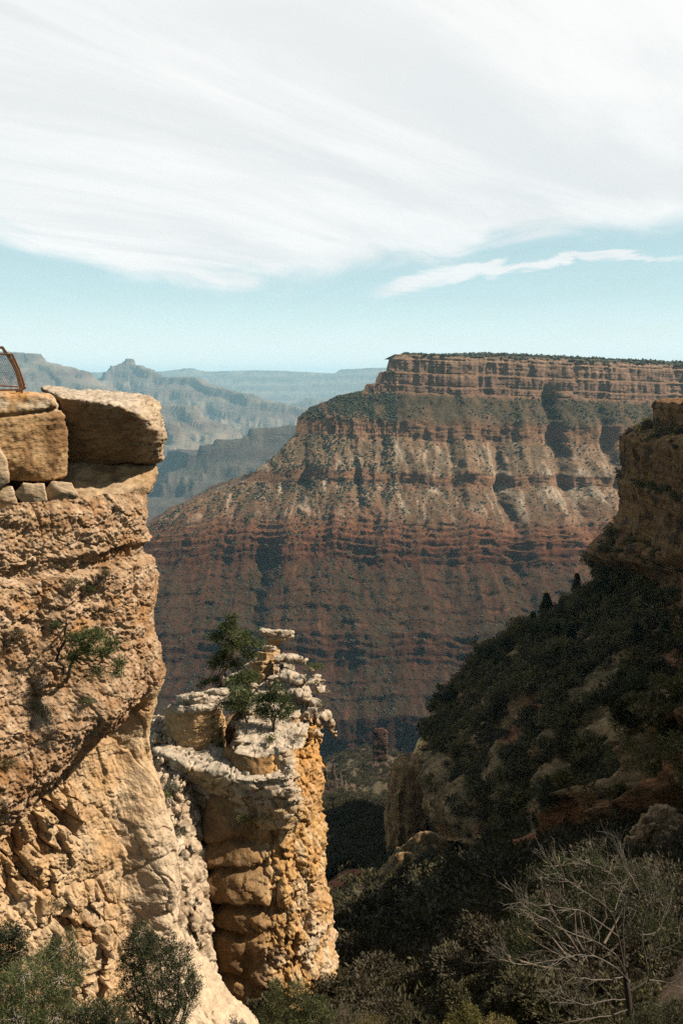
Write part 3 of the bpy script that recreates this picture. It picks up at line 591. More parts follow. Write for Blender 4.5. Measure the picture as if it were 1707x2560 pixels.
    vk1, vk2, vkd = worley(np.stack([lx * 1.5, 0 * lx, lz * .55], 1) + .35 * np.stack([fbm(p / .9, 3, 330)] * 3, 1), 331)      # planes split by steep fractures
    d += (1 - rough) * (.30 * (vkd - .5) - .12 * sstep(.07, 0, vk2 - vk1)) * sstep(-2.6, -.2, -np.abs(sv))
    d += sstep(.25, .6, colz) * (0.75 * (idh - .45) + 0.0 - 0.25 * sstep(.12, .0, h2 - h1))
    # rubble low down
    rub = sstep(2190, 2280, py) * sstep(330, 270, px) * sstep(60, 100, px)
    k1, k2, idk = worley(p * np.array([2.6, 2.6, 2.2]) + .3 * np.stack([fbm(p / .5, 3, 314)] * 3, 1), 315)
    d += rub * (0.5 * (idk - .4) - .22 * sstep(.15, 0, k2 - k1))
    crack = sstep(.035, 0, np.abs(fbm(np.stack([p[:, 0] / 2.5, p[:, 1] / 2.5, p[:, 2] / 5], 1), 3, 316))) * .10
    d += (belly + hollow + notch - crack) * front
    keep = 0.55 + .45 * sstep(0, 1.2, np.abs(sv)); big = belly + hollow + notch
    V = B + Nn * (d * keep)[:, None]
    V[:, 2] += 0.10 * fbm(p / .6, 3, 317) * rough
    # colours
    c = mixc((0.45, 0.30, 0.18), (0.60, 0.465, 0.33), .5 + 1.3 * fbm(p / .35, 6, 321, .7))
    c = mixc(c, (0.46, 0.26, 0.115), .75 * sstep(.05, .5, fbm(p * np.array([1, 1, 1.5]) / 1.3, 4, 322)))
    c = mixc(c, (0.68, 0.57, 0.44), .6 * sstep(.15, .5, fbm(p / .28, 4, 323)))
    c = mixc(c, (0.29, 0.165, 0.085), .75 * sstep(.08, .45, fbm(p / .10, 6, 324, .7)) * rough)
    c = mixc(c, (0.33, 0.20, 0.11), .55 * sstep(.15, .5, fbm(np.stack([p[:, 0] / .35, p[:, 1] / .35, p[:, 2] / 3.0], 1), 4, 334)) * sstep(-.1, .3, fbm(p / 1.6, 3, 335)))
    c = mixc(c, c * np.array([.72, .62, .5]), .8 * sstep(.0, .5, fbm(p / 1.5, 4, 337)))
    c = c * np.array([.89, .815, .735])
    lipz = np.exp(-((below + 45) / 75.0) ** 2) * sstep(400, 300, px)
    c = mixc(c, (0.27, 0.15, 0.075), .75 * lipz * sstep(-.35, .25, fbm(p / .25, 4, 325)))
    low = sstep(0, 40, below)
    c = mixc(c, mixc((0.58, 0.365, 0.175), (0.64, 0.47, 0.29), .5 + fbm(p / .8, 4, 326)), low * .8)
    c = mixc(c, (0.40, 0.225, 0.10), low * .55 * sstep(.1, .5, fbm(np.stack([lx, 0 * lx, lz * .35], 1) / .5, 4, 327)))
    c = mixc(c, (0.70, 0.57, 0.42), sstep(1900, 2100, py) * sstep(300, 400, px) * .55)
    c = mixc(c, (0.36, 0.235, 0.13), .7 * sstep(1290, 1215, py) * sstep(-.4, .3, fbm(p * np.array([.6, .6, 3]), 4, 328)))
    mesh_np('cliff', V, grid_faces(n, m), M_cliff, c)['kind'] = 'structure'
    CLIFF.update(V=V.reshape(n, m, 3), rows=rows, s=s)
near_cliff()
def cliff_at(px, py):
    """the point of the near cliff seen at a pixel (nearest vertex, front side)"""
    G = CLIFF['V'].reshape(-1, 3); x, y = PX(G); d = (x - px) ** 2 + (y - py) ** 2 + 4 * (G[:, 1] - 18)
    return G[np.argmin(d)].copy()

def rock(name, hulls, voxel, disp, colf, mat, label=None, cat=None, group=None, kind=None, smooth_it=6, parent=None):
    V, Fq, Nn = hull_solid(hulls, voxel, smooth_it)
    d = disp(V, Nn); V2 = V + Nn * np.asarray(d)[:, None]
    o = mesh_np(name, V2, Fq, mat, colf(V, Nn), parent)
    return tag(o, label, cat, group, kind)
def bedded(amp_bed, freq, amp, pit=0.0, seed=0, up=.35):
    def f(V, Nn):
        t = V[:, 2] + .12 * fbm(V / 1.5, 3, 400 + seed)
        b = perlin(np.stack([V[:, 0] * .5, V[:, 1] * .5, t * freq], 1), 401 + seed) + .7 * perlin(np.stack([V[:, 0] * .8, V[:, 1] * .8, t * freq * 2.3], 1), 402 + seed)
        side = 1 - np.abs(Nn[:, 2]) * (1 - up)
        return amp_bed * b * side + amp * fbm(V / .55, 6, 403 + seed, .58) - pit * sstep(.3, .6, fbm(V * np.array([1, 1, 2.2]) / .16, 3, 404 + seed))
    return f
def chips(V):
    f1, f2, idv = worley(V * 1.15 + .25 * np.stack([fbm(V / .8, 3, 407)] * 3, 1), 408)
    return .045 * (idv - .5) + .03 * fbm(V / .09, 4, 409)
def boulders():
    def slab_col(V, Nn):
        c = mixc((0.37, 0.245, 0.135), (0.26, 0.165, 0.09), .5 + fbm(V / .8, 4, 411))
        c = mixc(c, (0.16, 0.095, 0.05), .6 * sstep(.0, .5, fbm(np.stack([V[:, 0] * 2, V[:, 1] * 2, V[:, 2] * .5], 1), 4, 412)))
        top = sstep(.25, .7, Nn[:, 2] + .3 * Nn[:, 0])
        c = mixc(c, (0.56, 0.46, 0.35), top * .9)  # sunlight on the top and right end painted in as paler rock
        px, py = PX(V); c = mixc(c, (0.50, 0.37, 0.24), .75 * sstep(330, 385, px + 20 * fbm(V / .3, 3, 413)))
        return mixc(c, (0.2, 0.14, 0.09), .6 * sstep(.2, .5, fbm(V * np.array([1, 1, 4]) / .25, 4, 414)))
    slab = [U(150,992,21.2), U(300,1014,20.9), U(372,1046,21.2), U(392,1080,21.3), U(104,968,23.8), U(170,973,24.4), U(240,977,24.6), U(345,984,24.2), U(388,997,23.0), U(404,1022,22.6), U(413,1062,22.2), U(413,1105,22.0), U(402,1150,22.3), U(380,1163,22.6),
            U(330,1160,22.1), U(175,1166,22.3), U(160,1110,21.7), U(170,1150,25), U(400,1130,24.5)]
    def dslab(V, Nn):
        px, py = PX(V); k = sstep(300, 390, px) + .8 * sstep(.4, .8, Nn[:, 2])
        return chips(V) + bedded(.02, 8.0, .07, 0, 1)(V, Nn) + k * (bedded(.075, 9.0, .05, .10, 2)(V, Nn))
    rock('boulder', [slab], .035, dslab, slab_col, M_bould, 'large overhanging slab boulder with weathered, pale sunlit top at the end of the cliff', 'boulder', smooth_it=10)
    def lb_col(V, Nn):
        c = mixc((0.50, 0.325, 0.165), (0.40, 0.245, 0.115), .5 + fbm(V * np.array([.8, .8, 3]) / .8, 4, 421))
        c = mixc(c, (0.22, 0.115, 0.05), .75 * sstep(.05, .5, fbm(np.stack([V[:, 0] * 2.2, V[:, 1] * 2.2, V[:, 2] * .4], 1), 4, 422)))
        px, py = PX(V)
        c = mixc(c, (0.66, 0.54, 0.39), .8 * sstep(1035, 1015, py + 8 * fbm(V / .3, 3, 423)) * sstep(-.5, .2, fbm(V * np.array([5, 5, .8]), 3, 424)))
        c = mixc(c, (0.50, 0.22, 0.05), .7 * sstep(1012, 992, py) * np.exp(-((px - 50) / 70) ** 2))
        return c
    def dlb(V, Nn):
        px, py = PX(V); ln = np.interp(px, [-100, 0, 80, 155], [1052, 1040, 1034, 1022])
        return .8 * chips(V) + bedded(.02, 9, .07, 0, 5)(V, Nn) - .11 * np.exp(-((py - ln) / 4.0) ** 2) * sstep(160, 140, px) + .03 * sstep(ln + 2, ln - 12, py)
    lb = [U(-120,985,20.3), U(20,984,20.1), U(100,987,20.3), U(132,996,20.5), U(156,1035,20.8), U(171,1080,21.0), U(172,1135,21.0), U(166,1192,21.0), U(120,1203,20.7), U(25,1202,20.3), U(-20,1120,19.7), U(-120,1080,19.6), U(-140,1200,20.3), U(-130,985,23), U(60,984,23), U(125,990,22.6), U(160,1060,23), U(160,1180,23), U(-120,1200,23)]
    rock('boulder', [lb], .035, dlb, lb_col, M_bould, 'rounded tan boulder with rust stains carrying the iron railing', 'boulder', smooth_it=12)
    def sb_col(V, Nn):
        return mixc(mixc((0.50, 0.34, 0.19), (0.62, 0.48, 0.33), .5 + fbm(V / .4, 4, 431)), (0.27, 0.16, 0.08), .7 * sstep(.15, .5, fbm(V / .3, 4, 432)))
    blocks = [([(36,1236),(58,1206),(112,1208),(120,1252),(96,1266),(58,1258)], 20.35, 'pale angular block wedged under the rust stained boulder'),
              ([(112,1228),(130,1203),(178,1208),(200,1240),(170,1258),(116,1258)], 20.7, 'small tan block in the dark joint beneath the two boulders'),
              ([(-30,1225),(0,1212),(32,1214),(48,1262),(20,1285),(-20,1300)], 20.3, 'tan fractured block at the left edge beneath the stained boulder'),
              ([(-60,1090),(-10,1100),(18,1150),(24,1205),(-10,1225),(-60,1200)], 19.5, 'rounded brown block at the left edge below the iron railing'),
              ([(-30,1270),(8,1278),(16,1292),(-5,1312),(-40,1310)], 20.0, 'lowest small pale block at the left edge of the cliff joint')]
    for pts, Y, lab in blocks:
        h = [U(x, y, Y) for x, y in pts] + [U(x, y, Y + .8) for x, y in pts] + [U(np.mean([q[0] for q in pts]), np.mean([q[1] for q in pts]) - 4, Y - .12)]
        rock('rock_block', [h], .03, bedded(.01, 8, .05, 0, 7), sb_col, M_bould, lab, 'rock block', 'rock blocks in the joint under the boulders', smooth_it=1)
    # the recessed bed between boulders and cliff
    under = [U(-150,1165,21.6), U(60,1185,21.5), U(200,1150,22.3), U(392,1165,22.5), U(399,1185,22.4), U(372,1232,22.1), U(300,1240,21.3), U(150,1262,20.9), U(0,1330,20.2), U(-200,1300,19.9), U(-150,1165,25), U(380,1165,26), U(360,1240,26), U(-150,1300,25)]
    def uc(V, Nn): return mixc(mixc((0.46, 0.29, 0.145), (0.54, 0.39, 0.24), .5 + fbm(V * np.array([.5, .5, 3]), 4, 441)), (0.20, 0.115, 0.06), .7 * sstep(.1, .5, fbm(V * np.array([.8, .8, 2.5]) / .6, 4, 442)))
    rock('cliff_ledge', [under], .04, bedded(.07, 3.4, .09, 0, 9), uc, M_bould, kind='structure', smooth_it=6)
boulders()

# ------------------------------------------------------------------ the rock tower in the middle
def sph(px, py, Y, rx, ry=None, rz=None, rng=None, n=16):
    """a lumpy block's corner points about a pixel, radii in photo pixels"""
    k = MPP(Y); ry = ry or rx; rz = rz or rx
    v = rng.normal(size=(n, 3)); v /= np.linalg.norm(v, axis=1, keepdims=True)
    v = np.sign(v) * np.abs(v) ** 0.75
    return [U(px, py, Y) + np.array([a * rx * k, b * rz * k, c * ry * k]) * rng.uniform(.85, 1.1) for a, b, c in v]
TOWER = {}
def tower():
    rng = np.random.default_rng(31)
    # the ochre column
    tab = np.array([(1820,560,790,44.0),(1880,560,800,43.5),(1950,530,803,43),(2050,508,806,42.5),(2150,500,810,42),(2250,500,818,42),(2330,496,826,42),(2420,500,830,42),(2480,508,832,42),(2540,524,852,42),(2620,545,880,42),(2760,560,905,42),(2900,560,930,42)], float)
    rows = np.linspace(1820, 2900, 520); m = 560
    xl, xr, yc = (np.interp(rows, tab[:, 0], tab[:, k]) for k in (1, 2, 3))
    th = np.linspace(0, 2 * math.pi, m, endpoint=False)
    ex = np.sign(np.cos(th)) * np.abs(np.cos(th)) ** .8; ey = np.sign(np.sin(th)) * np.abs(np.sin(th)) ** .8
    cxl = np.array([U(a, r, y)[0] for a, r, y in zip(xl, rows, yc)]); cxr = np.array([U(a, r, y)[0] for a, r, y in zip(xr, rows, yc)]); cz = np.array([U(0, r, y)[2] for r, y in zip(rows, yc)])
    hw = (cxr - cxl) / 2; cx = (cxr + cxl) / 2
    X = cx[:, None] + hw[:, None] * ex; Yv = yc[:, None] + 3.3 * ey; Z = cz[:, None] + 0 * X
    B = np.stack([X, Yv, Z], -1).reshape(-1, 3); nn = np.tile(np.stack([np.cos(th), np.sin(th), 0 * th], 1), (len(rows), 1))
    px, py = PX(B); p = B
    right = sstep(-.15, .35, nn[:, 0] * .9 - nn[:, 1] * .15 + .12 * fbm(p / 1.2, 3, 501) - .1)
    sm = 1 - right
    f1, f2, idv = worley(p * np.array([1.5, 1.5, .8]) + .35 * np.stack([fbm(p / .7, 3, 502)] * 3, 1), 503)
    g1, g2, _ = worley(p * 4.2 + .3 * np.stack([fbm(p / .3, 3, 504)] * 3, 1), 505)
    d = .5 * fbm(p / 2.6, 3, 506) + right * (.22 * (.5 - f1) - .12 * sstep(.1, 0, f2 - f1) + .15 * (.45 - g1) + .2 * fbm(p / .5, 5, 507, .6)) + sm * .12 * fbm(p / .8, 5, 508)
    for yy, w, dep in ((2178, 9, .45), (2268, 9, .5), (2322, 8, .45), (2455, 8, .3), (2110, 7, .2)):
        line = yy + 26 * fbm(np.stack([p[:, 0] / 2.2, p[:, 1] / 2.2, 0 * p[:, 0] + yy], 1), 3, 509) + 0.06 * (px - 560) * (1 if yy > 2200 else -.2)
        d -= dep * np.exp(-((py - line) / w) ** 2) * sm
        d += dep * .35 * np.exp(-((py - line + 30) / 26) ** 2) * sm
    d += .35 * right * (idv - .5)
    V = B + nn * d[:, None]; V[:, 2] += right * .1 * fbm(p / .4, 3, 510)
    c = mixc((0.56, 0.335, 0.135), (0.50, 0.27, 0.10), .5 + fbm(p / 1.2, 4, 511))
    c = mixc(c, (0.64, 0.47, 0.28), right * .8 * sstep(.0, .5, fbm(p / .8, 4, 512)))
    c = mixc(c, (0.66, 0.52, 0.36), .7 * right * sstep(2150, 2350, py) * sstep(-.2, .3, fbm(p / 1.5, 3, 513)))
    c = mixc(c, mixc((0.27, 0.165, 0.08), (0.20, 0.115, 0.055), .5 + fbm(p / .9, 4, 514)), sm * .85)  # shade of the left side painted in as darker rock
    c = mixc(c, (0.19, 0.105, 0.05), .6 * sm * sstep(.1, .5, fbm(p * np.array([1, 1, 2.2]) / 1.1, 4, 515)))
    c = mixc(c, (0.60, 0.30, 0.085), .6 * sstep(1990, 1900, py) * right)
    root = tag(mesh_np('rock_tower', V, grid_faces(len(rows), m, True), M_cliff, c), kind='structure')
    # pale bedded cap: nose, ramp, stub, back ridge
    H = []
    H.append([U(386,1850,44.5), U(380,1872,43.5), U(470,1918,41.3), U(600,1955,39.8), U(690,1952,39.3), U(738,1927,40.2), U(725,1888,42), U(690,1872,43.5), U(600,1870,45.3), U(470,1874,46.6), U(400,1850,46.6),
              U(430,1945,43.0), U(530,2015,41.0), U(640,2074,39.6), U(722,2088,39.2), U(757,2042,39.5), U(752,1985,40.4), U(745,1940,42), U(500,1950,47)])
    H.append([U(395,1860,44), U(440,1925,42.5), U(520,2015,41.2), U(560,2080,41), U(470,2060,42.5), U(430,2000,43.5), U(400,1920,44.5), U(520,1900,46), U(560,2100,44)])
    H.append([U(585,1800,46.5), U(640,1825,44.5), U(692,1868,42.6), U(680,1900,42.5), U(620,1905,43), U(570,1860,45), U(580,1850,48), U(700,1850,47)])
    H.append([U(414,1770,44.6), U(420,1862,44.2), U(487,1880,43.4), U(556,1862,44.2), U(562,1768,44.6), U(487,1770,43.5), U(430,1760,46.8), U(545,1755,46.8), U(430,1860,46.8), U(550,1860,46.8)])
    H.append([U(590,1700,49), U(610,1665,49.5), U(655,1636,50), U(700,1628,50), U(735,1650,49), U(740,1720,47.5), U(720,1790,46.5), U(650,1790,46.5), U(590,1770,47.5), U(600,1720,52), U(720,1660,52)])
    H.append([U(700,1660,47.5), U(735,1690,46.5), U(765,1760,45.5), U(775,1840,44.5), U(765,1900,43.6), U(715,1890,43.2), U(690,1800,45), U(700,1700,47), U(800,1870,46), U(760,1690,50), U(800,1800,49)])
    H.append([U(550,1700,50), U(590,1645,51), U(640,1640,51), U(640,1780,48), U(580,1800,47.5), U(570,1760,49), U(560,1700,54)])
    for fr, bk, Yf, Yb in [([(590,1885),(660,1905),(738,1905)], [(600,1850),(690,1845),(752,1868)], 41.0, 42.6), ([(585,1850),(670,1868),(752,1870)], [(600,1815),(690,1808),(765,1832)], 42.2, 43.8),
                           ([(590,1815),(670,1832),(766,1836)], [(610,1780),(690,1770),(778,1795)], 43.3, 45.2), ([(610,1778),(690,1795),(775,1800)], [(625,1740),(700,1732),(782,1752)], 44.6, 46.8), ([(620,1745),(700,1758),(775,1760)], [(640,1700),(700,1690),(770,1705)], 46.0, 48.2)]:
        H.append([U(x, y, Yf + rng.uniform(-.2, .2)) for x, y in fr] + [U(x, y + 45, Yf) for x, y in fr] + [U(x + rng.uniform(-8, 8), y, Yb) for x, y in bk] + [U(x, y + 60, Yb) for x, y in bk])
    # ledges along the nose
    for yb, hh, x0, x1, out in [(1938,30,455,742,0.0),(1975,16,560,752,.18),(1996,34,520,758,.05),(2036,15,610,752,.2),(2054,26,600,740,.0)]:
        H.append([U(x0, yb, 41.7 - out), U((x0 + x1) / 2 + 30, yb + rng.uniform(4, 12), 39.35 - out), U(x1 - 20, yb + rng.uniform(-4, 4), 39.2 - out), U(x1 + 10, yb, 40.6), U(x0 + 10, yb + hh, 41.7 - out), U((x0 + x1) / 2 + 30, yb + hh + 8, 39.45 - out), U(x1 - 24, yb + hh, 39.4 - out), U(x1 + 4, yb + hh - 4, 40.6), U(x0 + 60, yb, 43), U(x1, yb, 43)])
    # knobbly boulders weathering out of the right flank
    kn = [(700,1645,48,22,14),(738,1650,47.6,24,13),(760,1655,47.5,14,12),(775,1675,47,14,10),(745,1700,46.5,26,20),(785,1705,46,20,12),(800,1722,46,17,13),(755,1740,45.6,24,18),(700,1730,46.3,30,20),(690,1700,47,30,18),(790,1760,45.4,20,16),(812,1790,45.0,15,16),(828,1812,44.8,12,20),(836,1834,44.7,9,14),(800,1800,44.8,20,18),(770,1785,44.8,24,18),(785,1830,44.4,22,16),(760,1830,44.0,24,16),
          (800,1838,44.3,14,14),(735,1800,44.6,24,20),(720,1760,45.6,22,16),(745,1865,43.2,24,16),(775,1870,43.4,18,16),(720,1850,43.4,22,20),(755,1905,42.4,20,14),(770,1925,42.4,14,12),(745,1912,41.8,18,16),(640,1720,47.3,22,14),(600,1735,47.5,20,14),(625,1760,46.8,24,14),(790,1690,46.4,18,8),(806,1702,46.3,12,6),(820,1727,45.6,9,7)]
    for x, y, Y, rx, ry in kn: H.append(sph(x, y, Y, rx, ry, rx, rng, 14))
    for x, y, Y, rx, ry in [(615,1868,43.4,46,30),(665,1855,43.2,44,34),(700,1900,41.0,40,36),(650,1918,41.2,44,26),(590,1925,41.0,46,20),(520,1915,41.8,44,14),(725,1945,40.2,26,34),(450,1895,42.8,36,14),(625,1895,42.0,40,24)]:
        H.append(sph(x, y, Y, rx, ry, rx * .9, rng, 18))
    # cobbled bench on the nose
    for k in range(60):
        x = rng.uniform(440, 715); y = 1885 + (x - 440) * .15 + rng.uniform(-16, 34); H.append(sph(x, y, 39.75 + (1952 - y) * .052 - .1 + max(0, 560 - x) * .008, rng.uniform(9, 22), rng.uniform(6, 11), None, rng, 9))
    def disp(V, Nn):
        t = V[:, 2] + .10 * V[:, 0] + .25 * fbm(V / 2.0, 3, 520)
        b = perlin(np.stack([V[:, 0] * .3, V[:, 1] * .3, t * 1.9], 1), 521) + .5 * perlin(np.stack([V[:, 0] * .4, V[:, 1] * .4, t * 4.6], 1), 522)
        f1, f2, idv = worley(V * np.array([.95, .95, 2.2]) + .3 * np.stack([fbm(V / .6, 3, 523)] * 3, 1), 524)
        side = 1 - .6 * np.abs(Nn[:, 2])
        g1, g2, _ = worley(V * 4.5 + .3 * np.stack([fbm(V / .3, 3, 526)] * 3, 1), 527)
        px, py = PX(V); calm = 1 - .65 * sstep(680, 720, px) * sstep(1910, 1870, py)
        return .19 * b * side * calm - .15 * sstep(.10, .0, f2 - f1) + .22 * (idv - .5) + .09 * fbm(V / .5, 5, 525, .6)
    def cc(V, Nn):
        px, py = PX(V)
        c = mixc((0.53, 0.425, 0.305), (0.45, 0.325, 0.205), .5 + fbm(V / .7, 4, 531))
        t = V[:, 2] + .10 * V[:, 0] + .25 * fbm(V / 2.0, 3, 520)
        band = perlin(np.stack([V[:, 0] * .2, V[:, 1] * .2, t * 1.6], 1), 533)
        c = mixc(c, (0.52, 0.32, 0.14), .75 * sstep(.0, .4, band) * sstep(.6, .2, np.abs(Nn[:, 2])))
        c = mixc(c, (0.25, 0.175, 0.11), .6 * sstep(.15, .5, fbm(V * np.array([1, 1, 3]) / .5, 5, 532)))
        stub = sstep(405, 412, px) * sstep(570, 560, px) * sstep(1768, 1785, py) * sstep(1880, 1860, py) * sstep(46.5, 45, V[:, 1])
        c = mixc(c, mixc((0.60, 0.37, 0.17), (0.50, 0.29, 0.12), .5 + fbm(V * np.array([1, 1, 3]), 4, 534)), stub * .85)
        c = mixc(c, (0.52, 0.325, 0.145), .8 * sstep(1985, 2075, py + 20 * fbm(V / .8, 3, 535)) * sstep(.5, .0, Nn[:, 2]))
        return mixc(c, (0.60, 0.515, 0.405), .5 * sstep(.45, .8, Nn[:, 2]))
    o = rock('caprock', H, .05, disp, cc, M_tower, smooth_it=3, kind='structure')
    TOWER['cap'] = o
    # capped knobs
    def pale(V, Nn): return mixc(mixc((0.58, 0.49, 0.38), (0.46, 0.36, 0.255), .5 + fbm(V / .35, 4, 541)), (0.27, 0.2, 0.14), .6 * sstep(.15, .5, fbm(V * np.array([1, 1, 3]) / .4, 4, 542)))
    def ochre(V, Nn): return mixc(mixc((0.57, 0.38, 0.20), (0.48, 0.29, 0.13), .5 + fbm(V * np.array([1, 1, 3]) / .6, 4, 543)), (0.24, 0.14, 0.07), .5 * sstep(.2, .5, fbm(V * np.array([1, 1, 3]) / .4, 4, 544)))
    dd = bedded(.05, 5, .10, 0, 11)
    def knob(base, label, caps, stems):
        r = empty('balanced_rock', base, label, 'balanced rock', 'capped rocks on the tower')
        rock('cap_stone', caps, .035, bedded(.07, 5, .17, .04, 12), pale, M_tower, smooth_it=2, parent=r)
        rock('rock_stem', stems, .035, dd, ochre, M_cliff, smooth_it=3, parent=r)
    def disc(x0, x1, yt, yb, Y, dep, n=9):
        return [U((x0 + x1) / 2 + (x1 - x0) / 2 * math.cos(a) * rng.uniform(.9, 1.05), yy + rng.uniform(-3, 3), Y + dep * math.sin(a)) for a in np.linspace(0, 6.28, n)[:-1] for yy in (yt, yb)]
    def tilt(x0, x1, y0, y1, hgt, Y, dep, n=10):
        out = []
        for a in np.linspace(0, 6.28, n)[:-1]:
            f = .5 + .5 * math.cos(a) * rng.uniform(.86, 1.04); x = x0 + (x1 - x0) * f; y = y0 + (y1 - y0) * f
            out += [U(x, y - hgt * rng.uniform(.3, 1), Y + dep * math.sin(a) * rng.uniform(.85, 1.05)), U(x + 2, y + hgt * .4, Y + dep * .95 * math.sin(a))]
        return out
    knob(U(680,1632,50.6), 'small mushroom shaped rock with a flat pale cap, highest on the tower', [disc(650,702,1576,1586,50.5,.75), disc(672,736,1578,1590,50.7,.75), disc(660,720,1586,1598,50.6,.6), disc(650,690,1578,1584,50.2,.5)], [disc(664,706,1596,1612,50.6,.5), disc(672,700,1606,1660,50.6,.4)])
    knob(U(655,1715,48.6), 'stout layered rock with a small pale capstone below the mushroom rock', [disc(656,694,1616,1628,48.6,.45), disc(664,690,1624,1636,48.6,.4)], [disc(640,692,1632,1660,48.8,.9), disc(622,690,1655,1690,48.7,1.0), disc(628,688,1685,1730,48.6,1.0)])
    knob(U(487,1790,44.6), 'broad barrel shaped rock with tilted pale slabs on top beside the pine', [tilt(410,560,1782,1766,16,44.6,1.35), tilt(422,572,1768,1748,15,44.9,1.25), tilt(446,574,1750,1734,14,45.2,1.05), tilt(436,520,1752,1742,13,44.2,.7), tilt(500,576,1738,1730,12,45.0,.8)], [disc(416,558,1774,1800,44.8,1.35, 14), disc(418,556,1796,1830,44.8,1.35, 14), disc(414,558,1828,1878,44.8,1.4, 14)])
    # broken gully between cliff and tower
    G = [[U(378,1790,48), U(440,1800,47), U(470,1930,42), U(505,2080,40.2), U(512,2250,38.8), U(520,2420,37.5), U(560,2600,36), U(430,2650,33), U(370,2400,34), U(350,2000,40), U(360,1800,48), U(450,1800,55), U(560,2600,45), U(300,2600,45)]]
    for k in range(90):
        t = rng.uniform(0, 1) ** .9; y = 1800 + 560 * t; x = rng.uniform(372, 440 + 78 * t); Y = np.interp(y, [1790, 1950, 2100, 2250, 2420], [46.4, 41.6, 39.8, 38.3, 36.6]) - rng.uniform(.0, .8)
        if t < .35: H_ = sph(x, y, Y, rng.uniform(12, 24), rng.uniform(10, 18), None, rng, 10)
        else: H_ = sph(x, y, Y, rng.uniform(8, 16), rng.uniform(22, 50), None, rng, 9)
        G.append([np.asarray(q) + np.array([-.22, 0, 0]) * (q[2] - U(x, y, Y)[2]) for q in H_])
    def gd(V, Nn):
        f1, f2, idv = worley(V * np.array([2, 2, 1.1]) + .3 * np.stack([fbm(V / .6, 3, 551)] * 3, 1), 552)
        return .16 * fbm(V / .6, 5, 553, .6) - .22 * sstep(.18, 0, f2 - f1) + .2 * (idv - .5)
    def gc(V, Nn):
        c = mixc((0.66, 0.53, 0.38), (0.50, 0.36, 0.23), .5 + fbm(V / .8, 4, 554)); px, py = PX(V)
        c = mixc(c, (0.18, 0.12, 0.07), .7 * sstep(.05, .45, fbm(V / .7, 4, 555)))
        return mixc(c, (0.64, 0.54, 0.41), .5 * sstep(1960, 1850, py) * sstep(-.1, .3, fbm(V / .6, 3, 556)))
    rock('gully_rubble', G, .055, gd, gc, M_tower, smooth_it=2, kind='structure')
tower()
